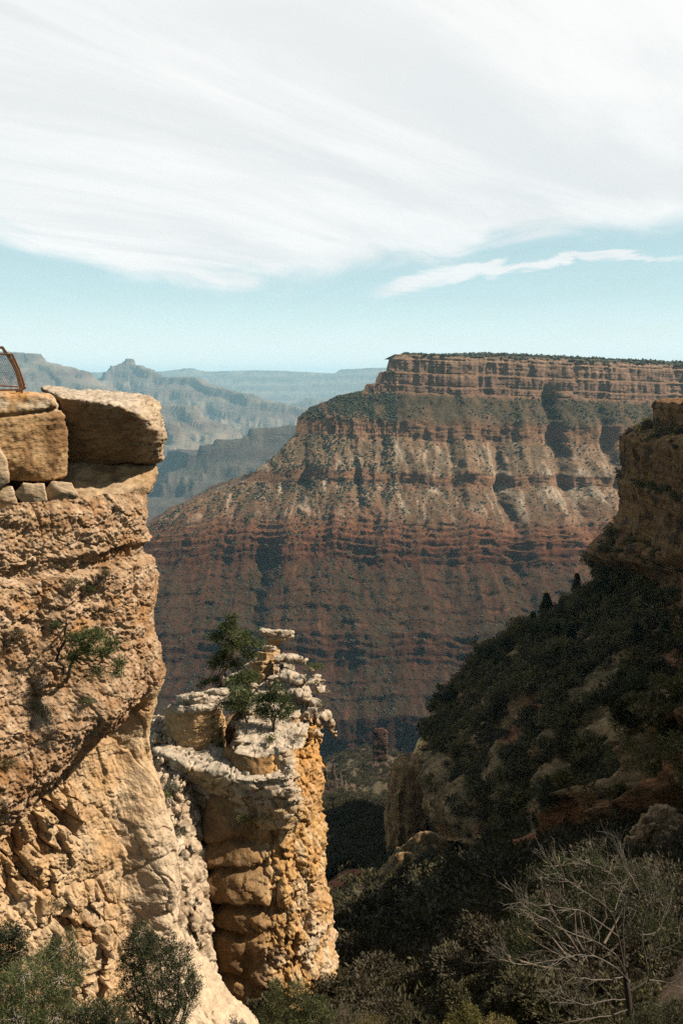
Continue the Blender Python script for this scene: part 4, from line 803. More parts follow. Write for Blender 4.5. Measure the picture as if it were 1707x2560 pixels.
# ------------------------------------------------------------------ rocks farther down the canyon
def far_rocks():
    rng = np.random.default_rng(8)
    def redc(V, Nn): return mixc(mixc((0.15, 0.075, 0.045), (0.105, 0.055, 0.034), .5 + fbm(V / 6, 4, 601)), (0.16, 0.11, 0.08), .6 * sstep(.1, .4, perlin(np.stack([0 * V[:, 0], 0 * V[:, 0], V[:, 2] / 5], 1), 602)))
    P = 900.0
    pin = [[U(x, y, P + dz) for x, y in [(930,1828),(938,1821),(956,1820),(967,1828),(968,1868),(970,1925),(934,1925),(931,1868)] for dz in (-5, 5)], [U(x, y, P + dz) for x, y in [(900,1950),(932,1912),(972,1912),(985,1950)] for dz in (-14, 14)]]
    rock('rock_pinnacle', pin, 1.1, lambda V, Nn: 1.1 * fbm(V / 6, 4, 603) + .7 * perlin(np.stack([0 * V[:, 0], 0 * V[:, 0], V[:, 2] / 3], 1), 604), redc, M_mesa, 'slender dark red sandstone pinnacle standing in the shaded canyon', 'pinnacle', smooth_it=2)
    fins = []
    for x, t, b, w in [(815,1905,1990,9),(836,1898,2000,8),(850,1925,2000,7),(866,1945,2010,10),(826,1950,2030,16),(852,1968,2040,20),(885,1985,2040,14),(800,1935,2040,12),(905,2000,2050,14),(842,2000,2060,30)]:
        fins.append([U(x + rng.uniform(-3, 3), t, 700)] + [U(x + a * w * k + rng.uniform(-3, 3), y, 700 + c_ * 8 * k) for a in (-1, 1) for c_ in (-1, 1) for y, k in ((t + 18 + rng.uniform(0, 10), .6), (b + 50, 1.9))])
    def finc(V, Nn): return mixc(mixc((0.13, 0.09, 0.06), (0.09, 0.062, 0.04), .5 + fbm(V / 5, 4, 605)), (0.19, 0.14, 0.10), .7 * sstep(.3, .8, Nn[:, 2]))
    rock('rock_fins', fins, 1.0, lambda V, Nn: 2.0 * fbm(V / 6, 5, 606), finc, M_mesa, kind='structure', smooth_it=2)
    # outcrops by the bare tree
    def outc(V, Nn): return mixc(mixc((0.46, 0.31, 0.175), (0.31, 0.195, 0.10), .5 + fbm(V / 1.0, 4, 611)), (0.11, 0.07, 0.04), .75 * sstep(.0, .4, fbm(V / .8, 4, 612)))
    def outd(V, Nn):
        f1, f2, idv = worley(V * np.array([1.2, 1.2, 1.7]) + .3 * np.stack([fbm(V / .7, 3, 613)] * 3, 1), 614)
        return .3 * fbm(V / .7, 5, 615, .6) - .2 * sstep(.15, 0, f2 - f1) + .3 * (idv - .5)
    A = [U(1548,2130,43), U(1560,2090,43.5), U(1600,2045,44), U(1640,2012,45), U(1675,2030,45), U(1760,2080,44), U(1820,2150,43), U(1800,2300,40), U(1700,2330,39), U(1560,2250,42), U(1540,2190,43), U(1700,2060,52), U(1560,2200,50), U(1800,2300,50)]
    rock('rock_outcrop', [A] + [sph(rng.uniform(1570, 1750), rng.uniform(2050, 2220), 41.8, rng.uniform(14, 34), rng.uniform(12, 24), None, rng, 10) for _ in range(22)], .09, outd, outc, M_tower, 'rough brown rock outcrop rising behind the bare grey tree', 'rock outcrop', smooth_it=2)
    for pts, Y, lab in [([(1668,2232),(1690,2218),(1720,2222),(1760,2260),(1740,2310),(1690,2290)], 26, 'pinkish pale rock at the right edge beyond the upper bare branches'),
                        ([(1655,2398),(1668,2378),(1700,2374),(1760,2390),(1750,2440),(1690,2430)], 21, 'pale sunlit rock at the right edge beside the lower bare branches')]:
        h = [U(x, y, Y + dz) for x, y in pts for dz in (0, 1.2)]
        rock('pale_rock', [h], .05, lambda V, Nn: .16 * fbm(V / .4, 5, 616, .6), lambda V, Nn: mixc((0.5, 0.37, 0.25), (0.36, 0.25, 0.16), .5 + fbm(V / .4, 4, 617)), M_tower, lab, 'rock', smooth_it=2)
    for pts, Y, lab in [([(1035,2095),(1050,2080),(1085,2082),(1110,2100),(1100,2125),(1040,2125)], 149, 'tan boulder crowning the sunlit knoll above the gully'),
                        ([(985,2140),(1010,2128),(1040,2135),(1050,2165),(1000,2175)], 147, 'brown rock on the left shoulder of the sunlit knoll')]:
        h = [U(x, y, Y + dz) for x, y in pts for dz in (0, 4)]
        rock('knoll_rock', [h], .3, lambda V, Nn: .8 * fbm(V / 2, 5, 618, .6), lambda V, Nn: mixc((0.42, 0.27, 0.13), (0.25, 0.15, 0.075), .5 + fbm(V / 2, 4, 619)), M_tower, lab, 'rock', smooth_it=1)
    tc_ = [[U(x, y, 252 + z) for x, y in [(990,1908),(1008,1893),(1062,1900),(1098,1930),(1128,1990),(1105,2060),(1062,2150),(972,2150),(970,2050),(981,1960)] for z in (0, 30)] + [U(x, y, 246) for x, y in [(1010,1925),(1060,1930),(1085,1990),(1050,2090),(1000,2130),(990,2000)]]]
    def tcd(V, Nn): return 1.5 * fbm(V * np.array([.22, .22, .05]), 5, 630, .6) + .8 * fbm(V / 2.2, 4, 631) + 1.6 * (worley(V * np.array([.2, .2, .045]), 632)[2] - .5)
    def tcc(V, Nn): return mixc(mixc((0.66, 0.38, 0.17), (0.44, 0.25, 0.11), .5 + 1.2 * fbm(V * np.array([.35, .35, .04]), 5, 633)), (0.14, 0.085, 0.045), .8 * sstep(.1, .5, fbm(V * np.array([.5, .5, .07]), 4, 634)))
    rock('cliff_buttress', tc_, .5, tcd, tcc, M_wall, kind='structure', smooth_it=2)
    kn = [[U(x, y, 150 + z) for x, y in [(905,2300),(915,2225),(945,2178),(990,2140),(1028,2102),(1060,2086),(1092,2094),(1125,2118),(1160,2165),(1170,2280)] for z in (0, 9)] + [U(x, y, 145) for x, y in [(925,2290),(960,2205),(1000,2172),(1050,2140),(1090,2140),(1130,2200),(1140,2290)]],
          [U(x, y, 149 + z) for x, y in [(1090,2125),(1110,2098),(1150,2100),(1210,2125),(1300,2170),(1100,2240),(1280,2240)] for z in (4, 16)]]
    def knc(V, Nn):
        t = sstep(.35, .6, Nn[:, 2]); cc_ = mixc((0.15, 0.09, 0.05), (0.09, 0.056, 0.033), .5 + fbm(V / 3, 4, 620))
        cc_ = mixc(cc_, mixc((0.52, 0.32, 0.145), (0.30, 0.19, 0.085), .5 + fbm(V / 2, 4, 621)), t)  # sunlit top put into the colour of upward faces
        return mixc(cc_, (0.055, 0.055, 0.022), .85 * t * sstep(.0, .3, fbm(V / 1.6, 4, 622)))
    rock('rock_knoll', kn, .32, lambda V, Nn: 1.5 * fbm(V / 4.5, 6, 623, .58) - .5 * sstep(.1, 0, worley(V / 3, 624)[1] - worley(V / 3, 624)[0]), knc, M_wall, kind='structure', smooth_it=2)
far_rocks()
# ------------------------------------------------------------------ plants
def tubes(lines, sides=5):
    """tapering tubes along polylines: [(points (n,3), radii (n,))] -> V, F, r"""
    Vs, Fs, Rs, o = [], [], [], 0
    th = np.linspace(0, 2 * math.pi, sides, endpoint=False)
    for P, r in lines:
        P = np.asarray(P, float); r = np.asarray(r, float); n = len(P)
        t = np.gradient(P, axis=0); t /= np.linalg.norm(t, axis=1, keepdims=True) + 1e-9
        ref = np.where(np.abs(t[:, 2:3]) > .9, np.array([[1., 0, 0]]), np.array([[0, 0, 1.]]))
        a = np.cross(t, ref); a /= np.linalg.norm(a, axis=1, keepdims=True) + 1e-9; b = np.cross(t, a)
        V = P[:, None] + r[:, None, None] * (np.cos(th)[None, :, None] * a[:, None] + np.sin(th)[None, :, None] * b[:, None])
        Vs.append(V.reshape(-1, 3)); Fs.append(grid_faces(n, sides, True) + o); Rs.append(np.repeat(r, sides)); o += n * sides
    return np.concatenate(Vs), np.concatenate(Fs), np.concatenate(Rs)
def blades(cen, dirs, per, ln, wd, rng, spread=0.9, jit=0.5):
    """little leaf sprays: per diamond-shaped blades at each clump centre"""
    n = len(cen) * per
    c = np.repeat(cen, per, 0) + rng.normal(size=(n, 3)) * ln * jit
    d = np.repeat(dirs, per, 0) + rng.normal(size=(n, 3)) * spread; d /= np.linalg.norm(d, axis=1, keepdims=True) + 1e-9
    w = np.cross(d, rng.normal(size=(n, 3))); w /= np.linalg.norm(w, axis=1, keepdims=True) + 1e-9
    L_ = ln * rng.uniform(.6, 1.3, (n, 1)); W = wd * rng.uniform(.7, 1.3, (n, 1))
    V = np.stack([c, c + d * L_ * .45 + w * W, c + d * L_, c + d * L_ * .45 - w * W], 1).reshape(-1, 3)
    return V, np.arange(n * 4).reshape(-1, 4)
def bend(A, B, rng, k=6, sag=.12):
    A, B = np.asarray(A, float), np.asarray(B, float); t = np.linspace(0, 1, k)[:, None]; L_ = np.linalg.norm(B - A)
    P = A + (B - A) * t + np.array([0, 0, 1.]) * (np.sin(t * math.pi) * -sag * L_)
    return P + np.sin(t * math.pi) * fbm(np.stack([t[:, 0] * 2.2, 0 * t[:, 0] + rng.uniform(0, 99), 0 * t[:, 0]], 1), 3, 7)[:, None] * rng.normal(size=3) * L_ * .16
GREEN = ((0.028, 0.040, 0.014), (0.075, 0.092, 0.034))
def plant(name, label, cat, base, lobes, clumps, per, ln, wd, seed, greens=GREEN, group=None, trunk_r=.05, bark=(.16, .12, .085), twigs=10, spread=.8, stem='trunk', leaf='crown', shell=.55, trunk_top=None, lean=(0, 0, .5)):
    """lobes: [(centre xyz, (rx, ry, rz))]; a trunk branches out to every lobe, each filled with leaf clumps"""
    rng = np.random.default_rng(seed); base = np.asarray(base, float)
    root = empty(name, base, label, cat, group)
    cs = np.array([l[0] for l in lobes]); hub = base + (cs.mean(0) - base) * .45 if trunk_top is None else np.asarray(trunk_top, float)
    lines = [(bend(base - np.array([0, 0, .15]), hub, rng, 7, 0), np.linspace(trunk_r, trunk_r * .6, 7))]
    cen, dr = [], []
    for c, rad in lobes:
        c = np.asarray(c, float); rad = np.asarray(rad, float)
        st = hub if c[2] < hub[2] + .3 * abs(hub[2] - base[2]) else hub + (cs[:, :].max(0) - hub) * np.array([0, 0, .0])
        lines.append((bend(st, c, rng, 6, .08), np.linspace(trunk_r * .45, trunk_r * .14, 6)))
        n = max(6, int(clumps * (rad[0] * rad[2]) / np.mean([l[1][0] * l[1][2] for l in lobes])))
        v = rng.normal(size=(n, 3)); v /= np.linalg.norm(v, axis=1, keepdims=True)
        v *= (shell + (1 - shell) * rng.random((n, 1))) ** 1.0 * (1 + .35 * fbm(v * 1.7 + c, 2, seed)[:, None])
        p = c + v * rad; cen.append(p); dr.append(v * .8 + np.array(lean))
        for k in rng.integers(0, n, twigs): lines.append((bend(c + (p[k] - c) * .1, p[k], rng, 5, .05), np.linspace(trunk_r * .14, trunk_r * .05, 5)))
    V, Fq, rr = tubes(lines)
    bc = np.asarray(bark) * (1 + .5 * fbm(V * 9, 3, seed)[:, None]); bc = mixc(bc, np.asarray(bark) * 1.9, sstep(trunk_r * .3, trunk_r * .08, rr))
    mesh_np(stem, V, Fq, M_bark, bc, root)
    cen = np.concatenate(cen); dr = np.concatenate(dr)
    V, Fq = blades(cen, dr, per, ln, wd, rng, spread)
    tone = np.clip(.5 + .9 * fbm(np.repeat(cen, per, 0) / (ln * 9), 3, seed + 5) + rng.normal(size=len(cen) * per) * .22, 0, 1)
    mesh_np(leaf, V, Fq, M_leaf, np.repeat(mixc(greens[0], greens[1], tone), 4, 0), root, smooth=False)
    return root
def lob(px, py, Y, rx, ry=None, rd=None):
    k = MPP(Y); ry = ry or rx; rd = rd or rx
    return (U(px, py, Y), (rx * k, rd * k, ry * k))
def ground_at(px, Y):
    X = U(px, 2500, Y)[0]; z, _ = floor_full(np.array([X]), np.array([float(Y)])); return np.array([X, Y, z[0]])
def pick(o, px, py, tol=7):
    me = o.data; n = len(me.vertices); V = np.empty(n * 3, np.float32); me.vertices.foreach_get('co', V); V = V.reshape(-1, 3) + np.array(o.location, np.float32)
    x, y = PX(V); m = (x - px) ** 2 + (y - py) ** 2 < tol * tol
    if not m.any(): m = np.arange(n) == np.argmin((x - px) ** 2 + (y - py) ** 2)
    W = V[m]; return W[np.argmin(W[:, 1])].astype(float)

# foreground shrubs, lower left
def foreground():
    r = np.random.default_rng(5)
    Y = 10.0
    plant('juniper', 'dense dark green juniper in front of the pale cliff foot', 'juniper', ground_at(390, Y),
        [lob(355,2330,Y,34,26), lob(345,2365,Y+.1,45,34), lob(400,2372,Y,50,34), lob(330,2410,Y,36,40), lob(450,2385,Y+.1,34,28), lob(385,2430,Y-.1,60,46), lob(450,2440,Y,48,40), lob(485,2460,Y,24,32), lob(330,2470,Y-.1,40,34), lob(410,2495,Y-.1,62,44), lob(470,2500,Y,30,34), lob(340,2530,Y-.1,60,44), lob(430,2550,Y-.1,50,40), lob(400,2610,Y-.1,70,50), lob(320,2600,Y-.2,60,50)],
        300, 9, .030, .0042, 51, ((0.020, 0.027, 0.011), (0.058, 0.070, 0.028)), trunk_r=.05, twigs=14)
    Y = 8.5
    plant('juniper', 'dark juniper cut off by the left edge at the cliff foot', 'juniper', ground_at(-20, Y),
        [lob(20,2330,Y,38,26), lob(50,2345,Y,26,24), lob(-10,2365,Y,60,36), lob(52,2378,Y,26,20), lob(20,2405,Y,44,28), lob(-40,2420,Y,60,50)],
        260, 9, .026, .0038, 52, ((0.018, 0.025, 0.011), (0.05, 0.062, 0.026)), trunk_r=.04)
    Y = 7.6
    plant('pine_shrub', 'grey green feathery shrub with bare twigs in the lower left corner', 'shrub', ground_at(90, Y),
        [lob(150,2375,Y+.4,50,26), lob(185,2410,Y+.4,34,26), lob(110,2410,Y+.3,50,30), lob(60,2440,Y,60,36), lob(150,2450,Y+.1,60,34), lob(20,2480,Y,60,44), lob(100,2500,Y,70,40), lob(40,2545,Y-.2,80,40), lob(140,2540,Y-.1,60,36), lob(190,2540,Y,40,30), lob(-20,2580,Y-.2,80,60), lob(100,2600,Y-.2,90,50)],
        230, 8, .048, .0030, 53, ((0.040, 0.054, 0.019), (0.105, 0.120, 0.045)), trunk_r=.03, twigs=24, bark=(.22, .18, .14), spread=.65)
    plant('pine_shrub', 'low green shrub between the feathery shrub and the dense juniper', 'shrub', ground_at(250, Y),
        [lob(240,2525,Y,44,26), lob(285,2515,Y,30,20), lob(220,2560,Y,60,30), lob(290,2565,Y,50,34), lob(250,2600,Y-.1,80,40)],
        230, 8, .036, .0034, 54, ((0.032, 0.042, 0.018), (0.085, 0.096, 0.042)), trunk_r=.03, twigs=14)
    Y = 21.0
    plant('juniper_bush', 'sunlit green bush at the bottom edge in front of the ochre rock tower', 'bush', ground_at(745, Y),
        [lob(690,2465,Y,22,20), lob(700,2500,Y,36,30), lob(745,2470,Y,26,28), lob(760,2505,Y,34,30), lob(800,2510,Y,26,26), lob(820,2540,Y,24,20), lob(670,2540,Y,36,30), lob(730,2545,Y,46,34), lob(790,2555,Y,44,34), lob(740,2590,Y,70,40)],
        200, 8, .055, .0075, 55, ((0.045, 0.055, 0.018), (0.115, 0.125, 0.042)), trunk_r=.05, twigs=14, shell=.35)
    # right: the green juniper behind the bare tree
    Y = 19.0
    plant('juniper', 'broad olive green juniper behind the bare grey branches', 'juniper', ground_at(1480, Y),
        [lob(1400,2165,Y+.3,50,26), lob(1470,2150,Y+.5,44,30), lob(1350,2190,Y+.2,44,28), lob(1520,2180,Y+.6,60,30), lob(1590,2190,Y+.6,50,34), lob(1640,2230,Y+.6,50,40), lob(1440,2220,Y+.4,70,40), lob(1310,2270,Y,46,30), lob(1290,2320,Y,50,40), lob(1370,2290,Y+.4,60,44), lob(1270,2390,Y,36,34), lob(1255,2400,Y,30,20), lob(1460,2320,Y+.8,80,50), lob(1560,2290,Y+.8,80,50), lob(1650,2320,Y+.8,60,50), lob(1330,2400,Y+.4,60,40), lob(1440,2420,Y+.7,80,50), lob(1560,2400,Y+.8,80,50), lob(1660,2420,Y+.8,60,50), lob(1500,2500,Y+.6,100,50), lob(1640,2510,Y+.6,80,50), lob(1390,2500,Y+.5,80,40)],
        230, 9, .060, .0085, 56, ((0.022, 0.028, 0.009), (0.070, 0.082, 0.026)), trunk_r=.10, twigs=8, shell=.35)
    Y = 17.0
    plant('rabbitbrush', 'yellow green brush at the bottom edge right of the gully', 'bush', ground_at(1180, Y),
        [lob(1165,2515,Y,14,12), lob(1180,2535,Y,22,20), lob(1125,2550,Y,14,12), lob(1160,2565,Y,40,22)], 70, 9, .05, .006, 57, ((0.09, 0.085, 0.02), (0.22, 0.19, 0.05)), trunk_r=.02, twigs=8)
    plant('rabbitbrush', 'straw coloured brush at the bottom edge below the bare tree', 'bush', ground_at(1250, Y),
        [lob(1240,2553,Y,34,10), lob(1225,2565,Y,30,16), lob(1270,2570,Y,30,16)], 80, 9, .05, .006, 58, ((0.12, 0.10, 0.03), (0.27, 0.21, 0.075)), trunk_r=.02, twigs=8)
    plant('sagebrush', 'grey brush beside the foot of the ochre rock tower', 'bush', ground_at(880, 24), 
        [lob(860,2530,24,22,16), lob(890,2545,24,22,16), lob(850,2555,24,40,20)], 80, 9, .06, .006, 59, ((0.08, 0.07, 0.04), (0.16, 0.14, 0.085)), trunk_r=.02, twigs=16)
    plant('sagebrush', 'olive brush right of the tower foot with yellowed tips', 'bush', ground_at(930, 23), 
        [lob(915,2548,23,16,12), lob(945,2556,23,22,14), lob(905,2566,23,26,14)], 80, 9, .06, .006, 60, ((0.09, 0.075, 0.025), (0.19, 0.15, 0.055)), trunk_r=.02, twigs=10)
foreground()

def corner_shrub():
    Y = 12.6
    plant('pine_shrub', 'olive shrub in the lower right corner under the bare tree', 'shrub', ground_at(1680, Y),
        [lob(1640,2545,Y,40,26), lob(1690,2520,Y+.1,36,26), lob(1720,2550,Y,40,30), lob(1600,2570,Y,50,26), lob(1670,2580,Y-.1,60,34), lob(1740,2500,Y+.2,30,24)],
        200, 9, .045, .005, 66, ((0.030, 0.034, 0.012), (0.090, 0.092, 0.036)), trunk_r=.03, twigs=14)
corner_shrub()
def bare_tree():
    rng = np.random.default_rng(77); Y = 14.0
    base = ground_at(1580, Y)
    root = empty('bare_tree', base, 'leafless grey tree with dense pale twigs in the lower right corner', 'tree')
    def Q(px, py, d=0): return U(px, py, Y + d)
    trunk = [base - np.array([0, 0, .2]), Q(1575,2560), Q(1568,2480), Q(1560,2430)]
    mains = [  # limb polylines in photo pixels with depth offsets, and the thickness they start with
        ([(1572,2460,0),(1545,2420,-.2),(1500,2395,-.4),(1440,2385,-.5),(1370,2405,-.6),(1310,2412,-.7),(1275,2408,-.8),(1245,2395,-.9)], .030),
        ([(1560,2430,0),(1540,2385,0),(1480,2350,-.2),(1400,2325,-.4),(1350,2290,-.5),(1310,2270,-.6),(1280,2230,-.7)], .034),
        ([(1560,2430,0),(1545,2340,.1),(1530,2280,.2),(1480,2240,.1),(1440,2220,0),(1400,2190,-.1),(1375,2160,-.1)], .040),
        ([(1545,2340,.1),(1500,2310,0),(1450,2270,-.1),(1420,2275,-.2),(1375,2260,-.3)], .028),
        ([(1560,2430,0),(1555,2330,.3),(1560,2270,.4),(1550,2220,.4),(1530,2180,.4),(1480,2165,.4)], .036),
        ([(1555,2330,.3),(1590,2280,.4),(1600,2230,.5),(1570,2180,.6),(1555,2160,.6)], .030),
        ([(1568,2480,0),(1620,2450,.2),(1615,2400,.3),(1600,2340,.3),(1610,2290,.4),(1625,2250,.4),(1640,2215,.5)], .036),
        ([(1620,2450,.2),(1660,2455,.2),(1700,2470,.1),(1760,2480,0)], .026),
        ([(1560,2440,0),(1520,2450,-.2),(1470,2450,-.3),(1430,2440,-.4),(1400,2470,-.5),(1385,2475,-.5)], .024),
        ([(1570,2500,0),(1520,2500,-.2),(1460,2515,-.4),(1420,2500,-.5)], .024),
        ([(1572,2520,0),(1530,2540,-.3),(1470,2545,-.4),(1400,2560,-.5)], .022),
        ([(1572,2520,0),(1620,2500,-.1),(1670,2520,-.2),(1710,2540,-.3)], .024),
        ([(1612,2400,.3),(1650,2370,.3),(1690,2360,.3),(1720,2330,.3)], .020),
        ([(1600,2340,.3),(1640,2330,.4),(1665,2290,.4),(1655,2215,.5)], .020)]
    big = [(np.array(trunk), np.array([.10, .075, .055, .042]))]; small = []
    def refine(P, k=4):
        P = np.asarray(P); t = np.arange(len(P)); u = np.linspace(0, len(P) - 1, (len(P) - 1) * k + 1)
        Qq = np.stack([np.interp(u, t, P[:, j]) for j in range(3)], 1)
        for _ in range(3): Qq[1:-1] = .25 * Qq[:-2] + .5 * Qq[1:-1] + .25 * Qq[2:]
        return Qq + .02 * np.stack([fbm(Qq * 3, 3, 5), fbm(Qq * 3, 3, 6), fbm(Qq * 3, 3, 8)], 1)
    def twig(p, d, ln, r, lev):
        k = 6; d = d / np.linalg.norm(d); P = [p]; up = np.array([-.10, -.02, .34])
        for _ in range(k - 1):
            d = d + up * .26 + rng.normal(size=3) * .17; d /= np.linalg.norm(d); P.append(P[-1] + d * ln / (k - 1))
        P = np.array(P); small.append((P, np.linspace(r, r * .45, k)))
        if lev > 0:
            for j in range(rng.integers(1, 4)):
                a = rng.integers(1, k - 1); side = np.cross(P[a + 1] - P[a], rng.normal(size=3)); side /= np.linalg.norm(side) + 1e-9
                dd = (P[a + 1] - P[a]); dd = dd / np.linalg.norm(dd) + side * rng.uniform(.5, .9)
                twig(P[a], dd, ln * rng.uniform(.4, .65), r * .62, lev - 1)
    lean_ = True
    for pts, r0 in mains:
        r0 *= .5; P = refine([Q(*p) for p in pts]); n = len(P)
        rad = np.linspace(r0, r0 * .25, n); big.append((P, rad))
        for j in range(3, n):
            if j < n * .25: continue
            for _ in range(rng.integers(0, 3) if lean_ else rng.integers(1, 3)):
                t = P[j] - P[j - 1]; t = t / np.linalg.norm(t); s_ = rng.normal(size=3); s_ -= t * (s_ @ t); s_ /= np.linalg.norm(s_)
                twig(P[j], t * .7 + s_ * .7 + np.array([-.12, 0, .38]), rng.uniform(.3, .8), max(.0040, rad[j] * .45), 2)
        twig(P[-1], P[-1] - P[-2], .35, rad[-1], 2)
    V, Fq, rr = tubes(big, 8); V = V + (.012 * fbm(V * 8, 4, 9))[:, None]
    mesh_np('trunk', V, Fq, M_bark, mixc((0.06, 0.046, 0.035), (0.26, 0.225, 0.185), sstep(.018, .006, rr) * .7 + .25 * fbm(V * 6, 3, 3)), root)
    V, Fq, rr = tubes(small, 4)
    mesh_np('twigs', V, Fq, M_bark, mixc((0.29, 0.25, 0.20), (0.085, 0.068, 0.05), .5 + 1.4 * fbm(V * 3, 3, 4)), root)['kind'] = 'stuff'
bare_tree()

def cliff_plants():
    def at(px, py): return cliff_at(px, py).astype(float)
    # the sparse pine on the cliff face, with its bare snag
    b = at(165, 1690); Y = b[1] - .55
    root = plant('pine_tree', 'small green pine rooted in the cliff face beside a bare snag', 'pine', b,
        [lob(185,1600,Y,24,18), lob(215,1590,Y-.2,26,18), lob(245,1592,Y-.3,26,20), lob(280,1612,Y-.5,22,18), lob(215,1625,Y-.2,30,20), lob(255,1632,Y-.3,28,16), lob(300,1660,Y-.5,20,16), lob(292,1682,Y-.5,22,12), lob(240,1680,Y-.3,26,14), lob(180,1650,Y-.1,24,20)],
        70, 9, .085, .0065, 61, ((0.045, 0.068, 0.018), (0.125, 0.165, 0.05)), trunk_r=.05, twigs=10, spread=.6, shell=.3, trunk_top=U(185, 1640, Y))
    tr = plant('snag', 'thin bare dead trunk with grey twigs on the cliff face', 'dead tree', at(163, 1665),
        [lob(165,1525,Y-.1,8,6), lob(130,1530,Y-.1,20,8), lob(115,1620,Y-.1,30,26), lob(85,1650,Y-.1,26,22), lob(130,1650,Y-.1,24,20)], 16, 3, .05, .003, 62, ((0.12, 0.115, 0.06), (0.2, 0.18, 0.10)), trunk_r=.045, bark=(.09, .065, .045), twigs=16, trunk_top=U(168, 1560, Y))
    g2 = ((0.05, 0.055, 0.022), (0.12, 0.125, 0.05))
    specs = [(225,1470,14,11,'small green bush on the cliff face under the boulders'), (265,1432,10,8,'tiny dry bush high on the cliff face near its right edge'),
             (185,1455,16,9,'sparse dry bush left of the small green cliff bush'), (140,1560,12,7,'small tuft in a pocket left of the snag'), (105,1770,30,20,'dark twiggy bush below the pine on the cliff face'),
             (20,1905,22,14,'yellow green bush on the overhanging lip at the left edge'), (220,1750,20,8,'thin green sprig under the pine on the cliff face'), (45,1580,18,9,'dry shaded bush in the hollow left of the snag'),
             (135,2255,26,18,'dry olive bush on the rubble at the cliff foot'), (175,2330,22,16,'grey green bush among the fallen blocks at the cliff foot')]
    for i, (x, y, rx, ry, lab) in enumerate(specs):
        b = at(x, y + ry * .8); Yb = b[1] - .08
        plant('cliff_bush', lab, 'bush', b, [lob(x + (k - 1) * rx * .55, y + (k % 2) * ry * .35, Yb - .05, rx * .62, ry * .7) for k in range(3)], 26, 8, .055, .005, 70 + i, g2 if i not in (1, 2, 7, 8) else ((0.09, 0.07, 0.035), (0.17, 0.135, 0.07)), 'bushes on the cliff face', trunk_r=.015, twigs=8, stem='stem', leaf='foliage')
cliff_plants()

